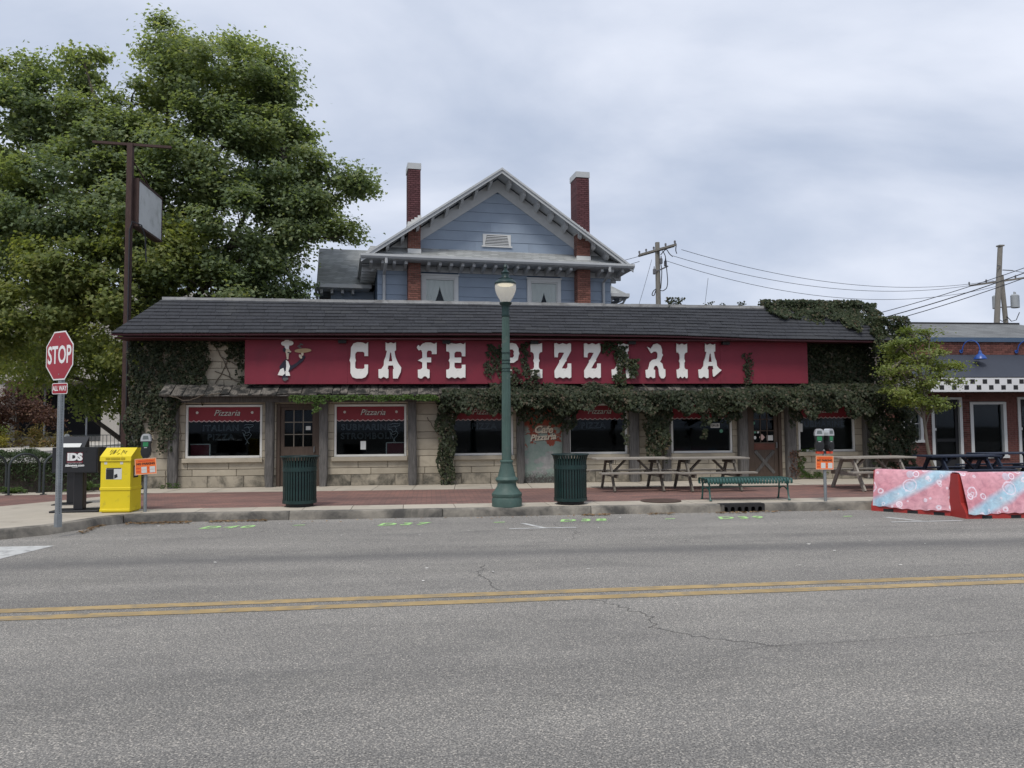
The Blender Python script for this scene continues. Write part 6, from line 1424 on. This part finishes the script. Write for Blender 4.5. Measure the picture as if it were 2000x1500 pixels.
vine('ivy mass over the shakes around the street lamp, trailing down one post', [patch(.25,1.9,2.05,2.62,awnY,.30,1900), patch(1.5,5.3,2.08,2.80,awnY,.34,5000), patch(.12,.66,.2,2.3,20.2,.16,1150,.35), patch(2.15,3.6,1.75,2.35,20.05,.22,800,.2), patch(3.35,3.85,1.6,2.3,20.1,.16,280,.4), patch(5.0,5.12,1.2,2.1,19.8,.05,45), patch(2.35,2.75,2.6,3.1,19.85,.12,160)], .105, M['vine'], (2.8,19.8,2.1), [[(3.9,19.72,2.72),(4.2,19.68,2.82),(4.6,19.7,2.66)], [(.4,20.2,.16),(.38,20.18,1.2)], [(-.1,20.3,1.9),(.15,20.25,1.5)]])
vine('ivy mass over the right shakes, hanging in a deep swag between two posts', [patch(5.1,7.6,2.02,2.56,awnY,.30,2500), patch(7.2,9.95,2.02,2.62,awnY,.28,2700), patch(5.55,6.40,.95,2.25,20.05,.22,1300,.45), patch(7.0,8.3,1.75,2.2,19.85,.16,480,.2), patch(7.15,7.25,1.3,2.0,19.85,.05,40), patch(8.4,9.9,2.45,2.78,awnY,.16,500), patch(9.6,10.0,1.7,2.3,19.95,.1,200,.4)], .105, M['vine'], (7.5,19.8,2.1), [[(5.55,19.8,2.75),(5.75,19.75,2.5),(5.9,19.7,2.35)]])
vine('ivy tuft climbing over the sign beside the lamp shaft', [patch(1.42,1.92,3.10,3.78,19.94,.08,260,.4), patch(1.38,1.55,2.95,3.4,19.94,.05,60,.5), patch(2.33,2.56,3.05,3.85,19.93,.06,110,.4), patch(1.80,2.25,2.72,3.2,19.9,.10,200)], .09, M['vine'], (1.9,19.9,2.8))
vine('ivy tuft hanging from the eave across the middle letter A', [patch(4.50,5.00,3.55,3.95,19.93,.08,170), patch(4.84,5.16,3.05,3.75,19.90,.08,200,.3), patch(5.12,5.46,2.95,3.42,19.88,.08,170,.3), patch(4.8,5.1,2.7,3.0,19.88,.08,90)], .09, M['vine_bright'], (4.95,19.9,2.8))
vine('thin withered ivy strand on the bare right end of the sign', [patch(8.38,8.62,2.78,3.60,19.945,.05,210,.2)], .065, M['vine'], (8.5,19.9,2.8))
vine('dense ivy covering the whole right end of the cafe down to the pavement', [patch(10.22,12.35,2.45,3.92,20.36,.20,4200), patch(9.9,12.9,1.95,2.75,awnY,.34,4200), patch(11.8,13.25,.9,2.5,20.0,.30,2900,.15), patch(12.2,13.3,.2,1.5,20.1,.24,1300), patch(12.2,13.0,2.5,3.9,20.1,.3,1400)], .105, M['vine'], (12.2,20.1,.15))
vine('ivy crest tumbling over the right corner of the dark roof', [patch(9.25,12.0,4.62,5.12,roofY,.22,2400,.05), patch(11.2,12.5,4.3,5.05,roofY,.26,1700), patch(11.85,12.95,3.75,4.55,19.7,.30,1500,.1), patch(10.1,10.9,4.45,4.8,roofY,.12,240,.5), patch(9.2,12.2,4.95,5.16,20.7,.2,900)], .10, M['vine_bright'], (11.2,20.2,4.4))
vine('small weed sprouting over the roof edge behind the sign end', [patch(6.4,6.95,4.70,5.18,20.55,.14,260,.45)], .085, M['vine'], (6.65,20.5,4.7), group='roof weeds', name='roof_weed')
vine('row of tiny weeds along the silver roof edge', [patch(7.55,7.8,4.93,5.08,20.6,.08,26), patch(8.05,8.15,4.93,5.05,20.6,.06,14), patch(8.55,8.75,4.92,5.10,20.6,.08,36)], .07, M['vine'], (8.1,20.5,4.9), group='roof weeds', name='roof_weed')
vine('small green weed growing up the stone below the far right window', [patch(9.98,10.25,.35,.95,20.38,.05,170,.1), patch(10.1,10.9,.18,.34,20.38,.06,120), patch(10.2,10.6,.85,1.0,20.36,.04,50)], .06, M['vine_green'], (10.2,20.3,.15), group='weeds at the wall foot', name='wall_weed')
vine('dry brown weed at the foot of the post right of the crossed door', [patch(9.72,10.0,.2,.95,20.18,.06,160,.1)], .055, M['redmaple'], (9.85,20.2,.15), group='weeds at the wall foot', name='wall_weed')
vine('green tuft at the foot of the leftmost wooden post', [patch(-6.75,-6.3,.15,.30,20.22,.10,110)], .05, M['vine_green'], (-6.5,20.2,.15), group='weeds at the wall foot', name='wall_weed')

# hedge, ferns and shrubs
hd = thing('hedge', 'low dark clipped hedge behind the bike hoops', 'hedge', (-10.6,20.6,.1))
n = 15000; hx = rng.uniform(-14.5,-7.75,n); hy = 20.55+rng.uniform(-.6,.6,n); ht = .98+.07*np.sin(hx*2.3)+.05*np.sin(hx*7+hy*5)-.10*np.abs(hy-20.55)
hz = ht*rng.uniform(0,1,n)**.45; face = rng.uniform(0,1,n) < .6; hy = np.where(face, 19.98+rng.uniform(-.12,.16,n)+.06*np.sin(hx*5+hz*6), hy); hz = np.where(face, hz, ht-rng.uniform(0,.12,n))
leaf_mesh('foliage', np.stack([hx,hy,hz+.12],1), np.tile([0,-.6,.7],(n,1)), .075, M['yew'], hd, 'thin', .6, (-10.6,20.6,.1))
q = MB(); q.box(-14.3,-7.9,20.15,21.0,.12,.82); q.build('core', M['bark'], hd, world=True)
def fern(loc, n, ln, label, m, lean=.5):
    t = thing('fern', label, 'fern', loc, 0, 'ferns by the hedge'); P = []; r_ = np.random.default_rng(n)
    for k in range(n):
        a = r_.uniform(0,6.28); e = r_.uniform(.5,1.25); l = ln*r_.uniform(.6,1.1); s_ = np.linspace(0,1,26)
        x = np.cos(a)*l*s_*np.cos(e*.8); y = np.sin(a)*l*s_*np.cos(e*.8)*.7; z = l*(np.sin(e)*s_-.55*s_**2.2)
        for side in (-1,1):
            w_ = .10*np.sin(np.pi*np.clip(s_+.08,0,1))*side; P.append(np.stack([x-np.sin(a)*w_, y+np.cos(a)*w_, np.maximum(z,.01)],1))
    P = np.vstack(P)+np.array(loc); leaf_mesh('fronds', P, np.tile([0,-.3,.8],(len(P),1)), .085, m, t, 'thin', .35, loc)
fern((-8.35,19.62,.15), 13, .62, 'leafy green fern at the hedge foot between two bike hoops', M['fern'])
fern((-9.9,19.55,.15), 10, .42, 'low green fern at the hedge foot by the frame edge', M['fern'])
fern((-7.75,21.3,.15), 26, 1.5, 'tall arching grassy plant beside the ivy corner of the cafe', M['fern'])
def shrub(name, label, base, E, per, nl, spread, size, m, seed, cat='shrub', shape='quad', flat=.7):
    t = thing(name, label, cat, base, 0, 'shrubs in the far bed'); crown('foliage', E, per, nl, spread, size, m, t, seed, base, flat=flat, shape=shape)
    b = MB(); 
    for k in range(5): b.tube(limb_path((0,0,0), (E[k % len(E)][0]-base[0], E[k % len(E)][1]-base[1], E[k % len(E)][2]-base[2]), .2, 5), [.10,.09,.07,.055,.04,.02], 6)
    b.build('stems', M['bark'], t)
BX, BY = -35.0, 70.0
shrub('bronze_maple', 'bronze purple leaved small maple in the far planting bed', (-37.3,74,.2), [(-37.6,74,3.8,2.3,2,1.5),(-35.6,74,3.0,1.7,1.6,1.1),(-39.6,74,3.0,1.9,1.8,1.3),(-36.9,73.6,5.0,1.4,1.4,.9),(-34.6,73.6,2.2,1.0,1,.7),(-38.6,73.2,1.9,1.6,1.4,.9)], 14, 80, .40, .20, M['redmaple'], 3, 'small tree')
shrub('lime_shrub', 'yellow-green rounded shrub at the left edge of the far bed', (-38.8,71,.2), [(-39.4,71,1.9,1.8,1.5,1.3),(-37.5,71,1.4,1.2,1.2,.9),(-41,71,1.6,1.5,1.4,1.2)], 14, 80, .30, .17, M['limeshrub'], 4)
shrub('gold_shrub', 'small golden yellow shrub in front of the bronze maple', (-36.7,69.6,.2), [(-37.0,69.6,.9,1.0,.8,.55),(-36.0,69.8,.8,.8,.7,.45)], 16, 80, .22, .14, M['goldshrub'], 5)
shrub('ornamental_grass', 'tawny ornamental grass mound right of the golden shrub', (-34.0,71,.2), [(-34.6,71,.95,1.3,1,.7),(-33.2,71.4,.85,1.3,1,.65),(-32.2,72,.7,.9,.8,.5)], 18, 90, .30, .30, M['grassy'], 6, 'grass', 'thin', 1.0)
